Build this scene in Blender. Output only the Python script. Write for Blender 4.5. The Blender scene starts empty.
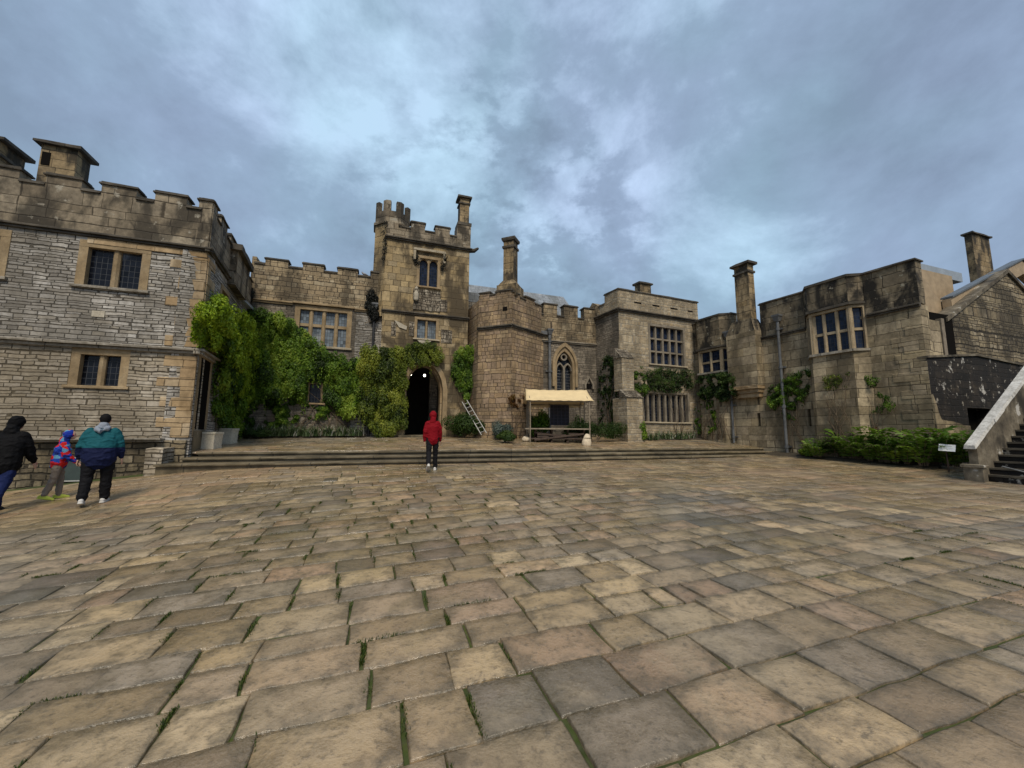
import bpy, bmesh, math, random
import numpy as np
from mathutils import Vector, Matrix, noise as mnoise
from mathutils.geometry import tessellate_polygon

random.seed(7)
rng = np.random.default_rng(7)
S = bpy.context.scene
COL = S.collection
R = math.radians

# ------------------------------------------------------------------ camera
FPX, PITCH, ROLL, CAMZ = 395.0, R(6.93), R(0.44), 1.6
fwd = Vector((0, math.cos(PITCH), math.sin(PITCH)))
up0 = Vector((0, -math.sin(PITCH), math.cos(PITCH)))
rt = Vector((1, 0, 0)) * math.cos(ROLL) + up0 * math.sin(ROLL)
upv = up0 * math.cos(ROLL) - Vector((1, 0, 0)) * math.sin(ROLL)
CAMP = Vector((0, 0, CAMZ))
cd = bpy.data.cameras.new('camera')
cd.sensor_width = 36.0
cd.lens = FPX * 36.0 / 1024.0
cd.clip_start = 0.05
cd.clip_end = 3000
cam = bpy.data.objects.new('camera', cd)
COL.objects.link(cam)
m3 = Matrix((rt, upv, -fwd)).transposed()
cam.matrix_world = Matrix.Translation(CAMP) @ m3.to_4x4()
S.camera = cam

# ------------------------------------------------------------------ sky and sun
SUN_EL, SUN_AZ = R(52), R(174)           # azimuth clockwise from +Y
sd = bpy.data.lights.new('sun', 'SUN')
sd.energy = 1.5
sd.angle = R(18)
sd.color = (1.0, 0.89, 0.72)
so = bpy.data.objects.new('sun', sd)
COL.objects.link(so)
sdir = Vector((math.sin(SUN_AZ) * math.cos(SUN_EL), math.cos(SUN_AZ) * math.cos(SUN_EL), math.sin(SUN_EL)))
so.rotation_euler = sdir.to_track_quat('Z', 'Y').to_euler()
so.location = (0, 0, 60)

W = bpy.data.worlds.new('World')
S.world = W
W.use_nodes = True
wt = W.node_tree
wt.nodes.clear()


def N(nt, t, **kw):
    n = nt.nodes.new(t)
    for k, v in kw.items():
        if hasattr(n, k) and k not in n.inputs:
            setattr(n, k, v)
        else:
            n.inputs[k].default_value = v
    return n


def build_world():
    nt = wt
    L = nt.links.new
    out = N(nt, 'ShaderNodeOutputWorld')
    bg = N(nt, 'ShaderNodeBackground')
    bg.inputs['Strength'].default_value = 0.1
    sky = N(nt, 'ShaderNodeTexSky')
    sky.sky_type = 'NISHITA'
    sky.sun_disc = False
    sky.sun_elevation = SUN_EL
    sky.sun_rotation = SUN_AZ
    sky.dust_density = 3.0
    tc = N(nt, 'ShaderNodeTexCoord')
    sep = N(nt, 'ShaderNodeSeparateXYZ')
    L(tc.outputs['Generated'], sep.inputs[0])
    # flatten the direction on to a cloud ceiling
    zc = N(nt, 'ShaderNodeMath', operation='MAXIMUM'); zc.inputs[1].default_value = 0.0
    L(sep.outputs['Z'], zc.inputs[0])
    za = N(nt, 'ShaderNodeMath', operation='ADD'); za.inputs[1].default_value = 0.42
    L(zc.outputs[0], za.inputs[0])
    dx = N(nt, 'ShaderNodeMath', operation='DIVIDE'); L(sep.outputs['X'], dx.inputs[0]); L(za.outputs[0], dx.inputs[1])
    dy = N(nt, 'ShaderNodeMath', operation='DIVIDE'); L(sep.outputs['Y'], dy.inputs[0]); L(za.outputs[0], dy.inputs[1])
    cb = N(nt, 'ShaderNodeCombineXYZ'); L(dx.outputs[0], cb.inputs[0]); L(dy.outputs[0], cb.inputs[1])
    n1 = N(nt, 'ShaderNodeTexNoise', Scale=2.5, Detail=10.0, Roughness=0.61, Distortion=0.15)
    mp = N(nt, 'ShaderNodeMapping'); mp.inputs['Location'].default_value = (3.15, 1.4, 0); mp.inputs['Rotation'].default_value = (0, 0, R(20))
    mp.inputs['Scale'].default_value = (1.0, 1.0, 1.35)
    L(tc.outputs['Generated'], mp.inputs[0]); L(mp.outputs[0], n1.inputs['Vector'])
    n2 = N(nt, 'ShaderNodeTexNoise', Scale=1.1, Detail=2.0)
    mp2 = N(nt, 'ShaderNodeMapping'); mp2.inputs['Location'].default_value = (8.4, 4.7, 0)
    L(tc.outputs['Generated'], mp2.inputs[0]); L(mp2.outputs[0], n2.inputs['Vector'])
    mx = N(nt, 'ShaderNodeMix', data_type='FLOAT'); mx.inputs[0].default_value = 0.18
    L(n1.outputs[0], mx.inputs[2]); L(n2.outputs[0], mx.inputs[3])
    # thicker, darker cloud low in the sky; a bright break over the courtyard
    dv = N(nt, 'ShaderNodeVectorMath', operation='DOT_PRODUCT')
    dv.inputs[1].default_value = Vector((0.06, 0.80, 0.62)).normalized()
    L(tc.outputs['Generated'], dv.inputs[0])
    br = N(nt, 'ShaderNodeMapRange'); br.interpolation_type = 'SMOOTHSTEP'
    br.inputs['From Min'].default_value = 0.66; br.inputs['From Max'].default_value = 1.0
    br.inputs['To Min'].default_value = -0.05; br.inputs['To Max'].default_value = 0.10
    L(dv.outputs['Value'], br.inputs['Value'])
    ad = N(nt, 'ShaderNodeMath', operation='ADD'); L(mx.outputs[0], ad.inputs[0]); L(br.outputs[0], ad.inputs[1])
    hz = N(nt, 'ShaderNodeMapRange')
    hz.inputs['From Min'].default_value = 0.0; hz.inputs['From Max'].default_value = 0.45
    hz.inputs['To Min'].default_value = -0.06; hz.inputs['To Max'].default_value = 0.0
    L(sep.outputs['Z'], hz.inputs['Value'])
    ad2 = N(nt, 'ShaderNodeMath', operation='ADD'); L(ad.outputs[0], ad2.inputs[0]); L(hz.outputs[0], ad2.inputs[1])
    # ragged darker scud low over the roofs behind the tower
    lv = N(nt, 'ShaderNodeVectorMath', operation='DOT_PRODUCT'); lv.inputs[1].default_value = Vector((-0.02, 0.87, 0.45)).normalized()
    L(tc.outputs['Generated'], lv.inputs[0])
    lm = N(nt, 'ShaderNodeMapRange'); lm.interpolation_type = 'SMOOTHSTEP'
    lm.inputs['From Min'].default_value = 0.90; lm.inputs['From Max'].default_value = 0.995; lm.inputs['To Min'].default_value = 0.0; lm.inputs['To Max'].default_value = 1.0
    L(lv.outputs['Value'], lm.inputs['Value'])
    n4 = N(nt, 'ShaderNodeTexNoise', Scale=5.5, Detail=8.0, Roughness=0.6)
    mp4 = N(nt, 'ShaderNodeMapping'); mp4.inputs['Scale'].default_value = (1, 1, 1.8); mp4.inputs['Location'].default_value = (2.2, .7, 4.1)
    L(tc.outputs['Generated'], mp4.inputs[0]); L(mp4.outputs[0], n4.inputs['Vector'])
    sc4 = N(nt, 'ShaderNodeMapRange'); sc4.interpolation_type = 'SMOOTHSTEP'
    sc4.inputs['From Min'].default_value = 0.46; sc4.inputs['From Max'].default_value = 0.60; sc4.inputs['To Min'].default_value = 0.0; sc4.inputs['To Max'].default_value = -0.11
    L(n4.outputs[0], sc4.inputs['Value'])
    mu4 = N(nt, 'ShaderNodeMath', operation='MULTIPLY'); L(lm.outputs[0], mu4.inputs[0]); L(sc4.outputs[0], mu4.inputs[1])
    ad3 = N(nt, 'ShaderNodeMath', operation='ADD'); L(ad2.outputs[0], ad3.inputs[0]); L(mu4.outputs[0], ad3.inputs[1])
    ad2 = ad3
    cr = N(nt, 'ShaderNodeValToRGB')
    e = cr.color_ramp.elements
    e[0].position = 0.38; e[0].color = (1.28, 1.78, 2.36, 1)
    e[1].position = 0.66; e[1].color = (3.15, 4.3, 5.5, 1)
    m = cr.color_ramp.elements.new(0.51); m.color = (1.72, 2.42, 3.20, 1)
    L(ad2.outputs[0], cr.inputs[0])
    # slightly lilac against slightly teal patches
    n3 = N(nt, 'ShaderNodeTexNoise', Scale=2.2, Detail=3.0)
    mp3 = N(nt, 'ShaderNodeMapping'); mp3.inputs['Location'].default_value = (1.7, 9.3, 0)
    L(tc.outputs['Generated'], mp3.inputs[0]); L(mp3.outputs[0], n3.inputs['Vector'])
    tr = N(nt, 'ShaderNodeValToRGB')
    tr.color_ramp.elements[0].position = 0.38; tr.color_ramp.elements[0].color = (1.05, 0.98, 1.03, 1)
    tr.color_ramp.elements[1].position = 0.62; tr.color_ramp.elements[1].color = (0.97, 1.01, 0.98, 1)
    L(n3.outputs[0], tr.inputs[0])
    mt = N(nt, 'ShaderNodeMix', data_type='RGBA', blend_type='MULTIPLY'); mt.inputs[0].default_value = 1.0
    L(cr.outputs[0], mt.inputs[6]); L(tr.outputs[0], mt.inputs[7])
    mm = N(nt, 'ShaderNodeMix', data_type='RGBA'); mm.inputs[0].default_value = 0.88
    L(sky.outputs[0], mm.inputs[6]); L(mt.outputs[2], mm.inputs[7])
    L(mm.outputs[2], bg.inputs['Color'])
    L(bg.outputs[0], out.inputs[0])


build_world()
S.view_settings.view_transform = 'Standard'
S.view_settings.look = 'None'
S.view_settings.exposure = 0.9
S.view_settings.gamma = 1.0
S.view_settings.use_curve_mapping = False
S.render.engine = 'CYCLES'
S.cycles.use_denoising = True
S.cycles.max_bounces = 6
S.cycles.diffuse_bounces = 3
S.cycles.transparent_max_bounces = 4

# ------------------------------------------------------------------ geometry helpers
WM = {}


def ray(px, py):
    v = rt * ((px - 512) / FPX) + upv * ((384 - py) / FPX) + fwd
    return v


def floor_pt(px, Y):
    """plan point at image column px (at the horizon) and depth Y"""
    v = ray(px, 432)
    k = Y / v.y
    return Vector((v.x * k, Y))


class Facade:
    """a vertical plane: x to the right as seen, y into the wall, z up"""
    def __init__(s, P, d, off=0.0):
        d = Vector(d).normalized()
        s.d = d
        s.n = Vector((-d.y, d.x))
        s.P = Vector(P) - s.n * off
        s.M = Matrix(((d.x, s.n.x, 0, s.P.x), (d.y, s.n.y, 0, s.P.y), (0, 0, 1, 0), (0, 0, 0, 1)))

    def hit(s, px, py, y=0.0):
        v = ray(px, py)
        P = s.P + s.n * y
        k = (P.x * s.n.x + P.y * s.n.y) / (v.x * s.n.x + v.y * s.n.y)
        p = CAMP + v * k
        return ((p.x - s.P.x) * s.d.x + (p.y - s.P.y) * s.d.y, p.z)

    def u(s, px, py=380, y=0.0):
        return s.hit(px, py, y)[0]

    def z(s, px, py, y=0.0):
        return s.hit(px, py, y)[1]

    def rect(s, px0, px1, py0, py1):
        """average rectangle of four image corners"""
        pm, qm = (px0 + px1) / 2, (py0 + py1) / 2
        return s.u(px0, qm), s.u(px1, qm), s.z(pm, py1), s.z(pm, py0)

    def shift(s, off):
        return Facade(s.P, s.d, off)


class MB:
    def __init__(s):
        s.v, s.f = [], []

    def add(s, vs, fs):
        b = len(s.v)
        s.v += [tuple(v) for v in vs]
        s.f += [tuple(i + b for i in f) for f in fs]
        return s

    def box(s, x0, x1, y0, y1, z0, z1):
        vs = [(x0, y0, z0), (x1, y0, z0), (x1, y1, z0), (x0, y1, z0), (x0, y0, z1), (x1, y0, z1), (x1, y1, z1), (x0, y1, z1)]
        return s.add(vs, [(0, 3, 2, 1), (4, 5, 6, 7), (0, 1, 5, 4), (1, 2, 6, 5), (2, 3, 7, 6), (3, 0, 4, 7)])

    def rbox(s, x0, x1, y0, y1, z0, z1, amp=0.01, step=0.45):
        """box with a worn, slightly uneven edge along x"""
        n = max(1, int(round((x1 - x0) / step)))
        vs, fs = [], []
        for i in range(n + 1):
            x = x0 + (x1 - x0) * i / n
            j = [random.uniform(-amp, amp) for _ in range(6)]
            b = min(0.018, (z1 - z0) * 0.25, (y1 - y0) * 0.2)
            vs += [(x, y0 + j[0], z0 + j[1] * .5), (x, y1, z0), (x, y1, z1 + j[2]), (x, y0 + b + j[3], z1 + j[4]), (x, y0 + j[3], z1 - b + j[4])]
        for i in range(n):
            a = i * 5
            for k in range(5):
                fs.append((a + k, a + (k + 1) % 5, a + 5 + (k + 1) % 5, a + 5 + k))
        fs.append((4, 3, 2, 1, 0))
        e = n * 5
        fs.append((e, e + 1, e + 2, e + 3, e + 4))
        return s.add(vs, fs)

    def slab(s, outline, holes, y0, y1):
        loops = [outline] + list(holes)
        tri = tessellate_polygon([[Vector((p[0], p[1], 0)) for p in lp] for lp in loops])
        flat = [p for lp in loops for p in lp]
        n = len(flat)
        vs = [(p[0], y0, p[1]) for p in flat] + [(p[0], y1, p[1]) for p in flat]
        fs = [tuple(t) for t in tri] + [tuple(i + n for i in reversed(t)) for t in tri]
        b = 0
        for lp in loops:
            m = len(lp)
            for i in range(m):
                a, c = b + i, b + (i + 1) % m
                fs.append((a, c, c + n, a + n))
            b += m
        return s.add(vs, fs)

    def ring(s, outer, inner, y0, y1):
        m = len(outer)
        vs = [(p[0], y0, p[1]) for p in outer] + [(p[0], y0, p[1]) for p in inner] + [(p[0], y1, p[1]) for p in outer] + [(p[0], y1, p[1]) for p in inner]
        fs = []
        for i in range(m - 1):
            fs += [(i, i + 1, m + i + 1, m + i), (2 * m + i, 3 * m + i, 3 * m + i + 1, 2 * m + i + 1),
                   (i, 2 * m + i, 2 * m + i + 1, i + 1), (m + i, m + i + 1, 3 * m + i + 1, 3 * m + i)]
        fs += [(0, m, 3 * m, 2 * m), (m - 1, 3 * m - 1, 4 * m - 1, 2 * m - 1)]
        return s.add(vs, fs)

    def loft(s, pts, rad, n=10, caps=True, xref=(1, 0, 0)):
        pts = [Vector(p) for p in pts]
        rad = [(r, r) if not isinstance(r, (tuple, list)) else r for r in rad]
        if caps:   # rounded ends
            a = (pts[0] - pts[1]).normalized(); b = (pts[-1] - pts[-2]).normalized()
            ra, rb = rad[0], rad[-1]
            qa, qb = min(ra), min(rb)
            pts = [pts[0] + a * qa * .9, pts[0] + a * qa * .55] + pts + [pts[-1] + b * qb * .55, pts[-1] + b * qb * .9]
            rad = [(ra[0] * .35, ra[1] * .35), (ra[0] * .8, ra[1] * .8)] + rad + [(rb[0] * .8, rb[1] * .8), (rb[0] * .35, rb[1] * .35)]
        vs, fs = [], []
        m = len(pts)
        for i, p in enumerate(pts):
            t = (pts[min(i + 1, m - 1)] - pts[max(i - 1, 0)]).normalized()
            x = Vector(xref)
            x = x - t * x.dot(t)
            if x.length < 1e-3:
                x = Vector((0, 1, 0)) - t * t.y
            x.normalize()
            y = t.cross(x)
            for k in range(n):
                a = 2 * math.pi * k / n
                vs.append(p + x * (rad[i][0] * math.cos(a)) + y * (rad[i][1] * math.sin(a)))
        for i in range(m - 1):
            for k in range(n):
                fs.append((i * n + k, i * n + (k + 1) % n, (i + 1) * n + (k + 1) % n, (i + 1) * n + k))
        fs.append(tuple(reversed(range(n))))
        fs.append(tuple((m - 1) * n + k for k in range(n)))
        return s.add(vs, fs)

    def prism(s, pts, z0, z1, k=1.0, c=None):
        """vertical prism on plan points, top scaled by k about c"""
        n = len(pts)
        c = c or (sum(p[0] for p in pts) / n, sum(p[1] for p in pts) / n)
        vs = [(p[0], p[1], z0) for p in pts] + [(c[0] + (p[0] - c[0]) * k, c[1] + (p[1] - c[1]) * k, z1) for p in pts]
        fs = [tuple(reversed(range(n))), tuple(range(n, 2 * n))] + [(i, (i + 1) % n, n + (i + 1) % n, n + i) for i in range(n)]
        return s.add(vs, fs)

    def ellipsoid(s, c, r, nu=14, nv=9):
        vs, fs = [], []
        for j in range(nv + 1):
            th = math.pi * j / nv
            for i in range(nu):
                a = 2 * math.pi * i / nu
                vs.append((c[0] + r[0] * math.sin(th) * math.cos(a), c[1] + r[1] * math.sin(th) * math.sin(a), c[2] + r[2] * math.cos(th)))
        for j in range(nv):
            for i in range(nu):
                fs.append((j * nu + i, (j + 1) * nu + i, (j + 1) * nu + (i + 1) % nu, j * nu + (i + 1) % nu))
        return s.add(vs, fs)

    def mesh(s, name, recalc=True):
        me = bpy.data.meshes.new(name)
        me.from_pydata(s.v, [], s.f)
        if recalc:
            bm = bmesh.new(); bm.from_mesh(me)
            bmesh.ops.remove_doubles(bm, verts=bm.verts, dist=1e-5)
            bmesh.ops.recalc_face_normals(bm, faces=bm.faces)
            bm.to_mesh(me); bm.free()
        me.update()
        return me


def tag(o, label=None, cat=None, group=None, kind=None):
    if label: o['label'] = label
    if cat: o['category'] = cat
    if group: o['group'] = group
    if kind: o['kind'] = kind
    return o


def link(o, M=None, parent=None):
    COL.objects.link(o)
    M = M or Matrix.Identity(4)
    WM[o.name] = M.copy()
    if parent:
        o.parent = parent
        o.matrix_basis = WM[parent.name].inverted() @ M
    else:
        o.matrix_basis = M
    return o


def empty(name, loc, label, cat, group=None, rz=0.0):
    o = bpy.data.objects.new(name, None)
    o.empty_display_size = 0.3
    link(o, Matrix.Translation(Vector(loc)) @ Matrix.Rotation(rz, 4, 'Z'))
    return tag(o, label, cat, group)


def part(name, mb, mat, F=None, parent=None, smooth=False, recalc=True, M=None):
    me = mb.mesh(name, recalc) if isinstance(mb, MB) else mb
    if mat:
        me.materials.append(mat)
    if smooth:
        me.polygons.foreach_set('use_smooth', [True] * len(me.polygons))
    o = bpy.data.objects.new(name, me)
    M = M if M is not None else (F.M if F is not None else (WM[parent.name] if parent else None))
    return link(o, M, parent)


def rough(poly, step=0.35, amp=0.012):
    out = []
    n = len(poly)
    for i in range(n):
        a, b = Vector(poly[i]), Vector(poly[(i + 1) % n])
        L = (b - a).length
        k = max(1, int(L / step))
        t = (b - a).normalized() if L > 0 else Vector((0, 0))
        nn = Vector((-t.y, t.x))
        for j in range(k):
            p = a + (b - a) * (j / k)
            q = p + (nn * random.uniform(-amp, amp) if j else Vector((random.uniform(-amp, amp), random.uniform(-amp, amp))) * .6)
            out.append((q.x, q.y))
    return out


def R4(u0, u1, z0, z1):
    return [(u0, z0), (u1, z0), (u1, z1), (u0, z1)]


def arch_pts(uc, w, z0, zs, zt, n=9, p=1.9, q=0.66):
    """left foot, up and over, right foot"""
    pts = [(uc - w / 2, z0), (uc - w / 2, zs)]
    for i in range(1, 2 * n):
        x = -1 + i / n
        z = zs + (zt - zs) * max(0.0, 1 - abs(x) ** p) ** q
        pts.append((uc + x * w / 2, z))
    pts += [(uc + w / 2, zs), (uc + w / 2, z0)]
    return pts

# ------------------------------------------------------------------ materials
class NT:
    def __init__(s, name):
        s.m = bpy.data.materials.new(name)
        s.m.use_nodes = True
        s.t = s.m.node_tree
        s.b = s.t.nodes['Principled BSDF']
        s.L = s.t.links.new

    def n(s, t, **kw):
        return N(s.t, t, **kw)

    def math(s, op, a, b=None, c=None, clamp=False):
        n = s.t.nodes.new('ShaderNodeMath')
        n.operation = op
        n.use_clamp = clamp
        for i, x in enumerate((a, b, c)):
            if x is None: continue
            if isinstance(x, (int, float)): n.inputs[i].default_value = x
            else: s.L(x, n.inputs[i])
        return n.outputs[0]

    def comb(s, x, y, z=0.0):
        n = s.t.nodes.new('ShaderNodeCombineXYZ')
        for i, q in enumerate((x, y, z)):
            if isinstance(q, (int, float)): n.inputs[i].default_value = q
            else: s.L(q, n.inputs[i])
        return n.outputs[0]

    def noise(s, vec, scale, detail=4, rough=0.55, dist=0.0, dim='3D', w=None):
        n = N(s.t, 'ShaderNodeTexNoise', noise_dimensions=dim)
        n.inputs['Scale'].default_value = scale
        n.inputs['Detail'].default_value = detail
        n.inputs['Roughness'].default_value = rough
        n.inputs['Distortion'].default_value = dist
        if dim == '1D': s.L(w, n.inputs['W'])
        else: s.L(vec, n.inputs['Vector'])
        return n.outputs[0]

    def white(s, vec, dim='2D'):
        n = N(s.t, 'ShaderNodeTexWhiteNoise', noise_dimensions=dim)
        if dim == '1D': s.L(vec, n.inputs['W'])
        else: s.L(vec, n.inputs['Vector'])
        return n.outputs

    def range(s, v, a, b, c=0.0, d=1.0, smooth=True):
        n = s.t.nodes.new('ShaderNodeMapRange')
        if smooth: n.interpolation_type = 'SMOOTHSTEP'
        for k, x in zip(('From Min', 'From Max', 'To Min', 'To Max'), (a, b, c, d)):
            if isinstance(x, (int, float)): n.inputs[k].default_value = x
            else: s.L(x, n.inputs[k])
        s.L(v, n.inputs['Value'])
        return n.outputs[0]

    def ramp(s, v, cols, pos=None, const=False):
        n = s.t.nodes.new('ShaderNodeValToRGB')
        el = n.color_ramp.elements
        pos = pos or [i / (len(cols) - 1) for i in range(len(cols))]
        while len(el) < len(cols): el.new(0.5)
        for e, p, c in zip(el, pos, cols):
            e.position = p; e.color = (*c, 1)
        if const: n.color_ramp.interpolation = 'CONSTANT'
        s.L(v, n.inputs[0])
        return n.outputs[0]

    def mix(s, f, a, b, blend='MIX'):
        n = s.t.nodes.new('ShaderNodeMix')
        n.data_type = 'RGBA'; n.blend_type = blend
        for i, x in ((0, f), (6, a), (7, b)):
            if isinstance(x, (int, float)): n.inputs[i].default_value = x
            elif isinstance(x, tuple): n.inputs[i].default_value = (*x, 1)
            else: s.L(x, n.inputs[i])
        return n.outputs[2]

    def out(s, col=None, rough=None, height=None, bump=0.5, dist=0.02, spec=None):
        if col is not None:
            if isinstance(col, tuple): s.b.inputs['Base Color'].default_value = (*col, 1)
            else: s.L(col, s.b.inputs['Base Color'])
        if rough is not None:
            if isinstance(rough, (int, float)): s.b.inputs['Roughness'].default_value = rough
            else: s.L(rough, s.b.inputs['Roughness'])
        if spec is not None: s.b.inputs['Specular IOR Level'].default_value = spec
        if height is not None:
            n = s.t.nodes.new('ShaderNodeBump')
            n.inputs['Strength'].default_value = bump
            n.inputs['Distance'].default_value = dist
            s.L(height, n.inputs['Height'])
            s.L(n.outputs[0], s.b.inputs['Normal'])
        return s.m

    def uv3(s):
        """planar coordinates that suit any face of a wall: (along, up)"""
        tc = s.n('ShaderNodeTexCoord')
        sp = s.n('ShaderNodeSeparateXYZ'); s.L(tc.outputs['Object'], sp.inputs[0])
        sn = s.n('ShaderNodeSeparateXYZ'); s.L(tc.outputs['Normal'], sn.inputs[0])
        ax = s.math('GREATER_THAN', s.math('ABSOLUTE', sn.outputs[0]), 0.72)
        az = s.math('GREATER_THAN', s.math('ABSOLUTE', sn.outputs[2]), 0.72)
        x, y, z = sp.outputs
        U = s.math('ADD', s.math('MULTIPLY', y, ax), s.math('MULTIPLY', x, s.math('SUBTRACT', 1.0, ax)))
        V = s.math('ADD', s.math('MULTIPLY', y, az), s.math('MULTIPLY', z, s.math('SUBTRACT', 1.0, az)))
        return tc.outputs['Object'], U, V


def warm(c, k=1.0):
    return (c[0] * (1 + .10 * k), c[1] * (1 - .02 * k), c[2] * (1 - .20 * k))


def masonry(name, cols, mortar, h, l, joint=0.012, warp=0.03, rowvar=0.6, lenvar=0.6, stain=(0.05, 0.045, 0.04), stain_amt=0.5,
            stain_scale=0.7, bump=0.7, dist=0.03, mott=0.35, spots=None, roughness=0.85, top=None, wk=.4):
    cols = [warm(tuple(min(.9, q * 1.12) for q in c), wk) for c in cols]; mortar = tuple(q * .62 for q in warm(mortar, wk)); stain = warm(stain, wk)
    t = NT(name)
    obj, U, V = t.uv3()
    wv = t.n('ShaderNodeTexNoise', Scale=2.3 / max(l, .3) * .4, Detail=3.0)
    t.L(obj, wv.inputs['Vector'])
    ws = t.n('ShaderNodeSeparateColor'); t.L(wv.outputs['Color'], ws.inputs[0])
    U = t.math('MULTIPLY_ADD', t.math('SUBTRACT', ws.outputs[0], 0.5), warp * 3.2, U)
    V = t.math('MULTIPLY_ADD', t.math('SUBTRACT', ws.outputs[1], 0.5), warp * 3.2, V)
    rv = t.noise(None, 1.0 / (h * 3.1), 1, dim='1D', w=V)
    Vr = t.math('MULTIPLY_ADD', t.math('SUBTRACT', rv, 0.5), rowvar * 3.0, t.math('DIVIDE', V, h))
    row = t.math('FLOOR', Vr)
    fv = t.math('SUBTRACT', Vr, row)
    w1 = t.white(row, '1D')[0]
    w2 = t.white(t.math('ADD', row, 37.3), '1D')[0]
    ln = t.math('MULTIPLY_ADD', w2, lenvar * l, l * (1 - lenvar / 2))
    Ub = t.math('MULTIPLY_ADD', w1, 17.0, t.math('DIVIDE', U, ln))
    un = t.noise(t.comb(Ub, t.math('MULTIPLY', row, 3.7)), 0.8, 1)
    Uc = t.math('MULTIPLY_ADD', t.math('SUBTRACT', un, 0.5), 1.6, Ub)
    col = t.math('FLOOR', Uc)
    fu = t.math('SUBTRACT', Uc, col)
    du = t.math('MULTIPLY', t.math('MINIMUM', fu, t.math('SUBTRACT', 1.0, fu)), ln)
    dv = t.math('MULTIPLY', t.math('MINIMUM', fv, t.math('SUBTRACT', 1.0, fv)), h)
    fine = t.noise(obj, 9.0, 5, 0.65)
    d = t.math('MULTIPLY_ADD', t.math('SUBTRACT', fine, 0.5), joint * 1.6, t.math('MINIMUM', du, dv))
    face = t.range(d, joint * 0.45, joint * 1.6)
    cell = t.white(t.comb(col, row), '2D')
    c = t.ramp(cell[0], cols)
    big = t.noise(obj, 1.7, 5, 0.6)
    mm = t.math('MULTIPLY_ADD', t.math('SUBTRACT', fine, 0.5), mott * 3.0, t.math('MULTIPLY_ADD', t.math('SUBTRACT', big, 0.5), mott * 2.8, 1.06))
    mm = t.math('MAXIMUM', mm, 0.15)
    grey = t.comb(mm, mm, mm)
    c = t.mix(1.0, c, grey, 'MULTIPLY')
    mc = t.mix(1.0, mortar, grey, 'MULTIPLY')
    c = t.mix(face, mc, c)
    if stain_amt > 0:
        sv = t.comb(U, t.math('MULTIPLY', V, 0.45))
        sn = t.noise(sv, stain_scale, 6, 0.62, 0.4)
        sf = t.range(sn, 0.42, 0.59, 0.0, min(1.0, stain_amt * 1.25))
        c = t.mix(sf, c, stain)
    if spots:
        for sc, a, b, cc in spots:
            q = t.noise(obj, sc, 4, 0.6)
            c = t.mix(t.range(q, a, b), c, cc)
    hgt = t.math('MULTIPLY_ADD', face, 0.8, t.math('MULTIPLY_ADD', cell[0], 0.35, t.math('MULTIPLY', fine, 0.55)))
    if top:                        # soot and lichen washing down from the coping
        z1, dep, amt = top
        tn_ = t.noise(t.comb(U, t.math('MULTIPLY', V, 0.2)), 2.2, 5, .65)
        f_ = t.math('MULTIPLY', t.range(V, z1 - dep, z1, 0.0, 1.0), t.range(tn_, .35, .6, .25, 1.0))
        c = t.mix(t.math('MULTIPLY', f_, amt), c, (.03, .027, .022))
    return t.out(c, roughness, hgt, bump, dist, 0.3)


def plain_stone(name, cols, mott_scale=3.0, stain=(0.05, 0.045, 0.04), stain_amt=0.5, bump=0.5, dist=0.015, rough=0.85, blocks=None, spots=None, wk=.3):
    cols = [warm(c, wk) for c in cols]; stain = warm(stain, wk)
    t = NT(name)
    obj, U, V = t.uv3()
    n1 = t.noise(obj, mott_scale, 6, 0.62)
    n2 = t.noise(obj, 22.0, 4, 0.6)
    c = t.ramp(t.range(n1, 0.3, 0.7, smooth=False), cols)
    c = t.mix(t.range(n2, 0.35, 0.75, 0, .35), c, (0.1, 0.09, 0.07))
    hgt = t.math('ADD', n1, t.math('MULTIPLY', n2, 0.5))
    if blocks:
        b = t.math('DIVIDE', U, blocks)
        k = t.math('FLOOR', b)
        w = t.white(k, '1D')[0]
        g = t.math('MULTIPLY_ADD', w, 0.45, 0.75)
        c = t.mix(1.0, c, t.comb(g, g, g), 'MULTIPLY')
        fu = t.math('FRACT', b)
        e = t.range(t.math('MINIMUM', fu, t.math('SUBTRACT', 1.0, fu)), 0.004 / blocks, 0.016 / blocks)
        c = t.mix(e, (0.05, 0.045, 0.035), c)
        hgt = t.math('ADD', hgt, e)
    s = t.noise(t.comb(U, t.math('MULTIPLY', V, 0.6)), 0.9, 6, 0.65)
    c = t.mix(t.range(s, 0.45, 0.66, 0, stain_amt), c, stain)
    if spots:
        for sc, a, b2, cc in spots:
            q = t.noise(obj, sc, 4, 0.6)
            c = t.mix(t.range(q, a, b2), c, cc)
    return t.out(c, rough, hgt, bump, dist, 0.3)


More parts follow.
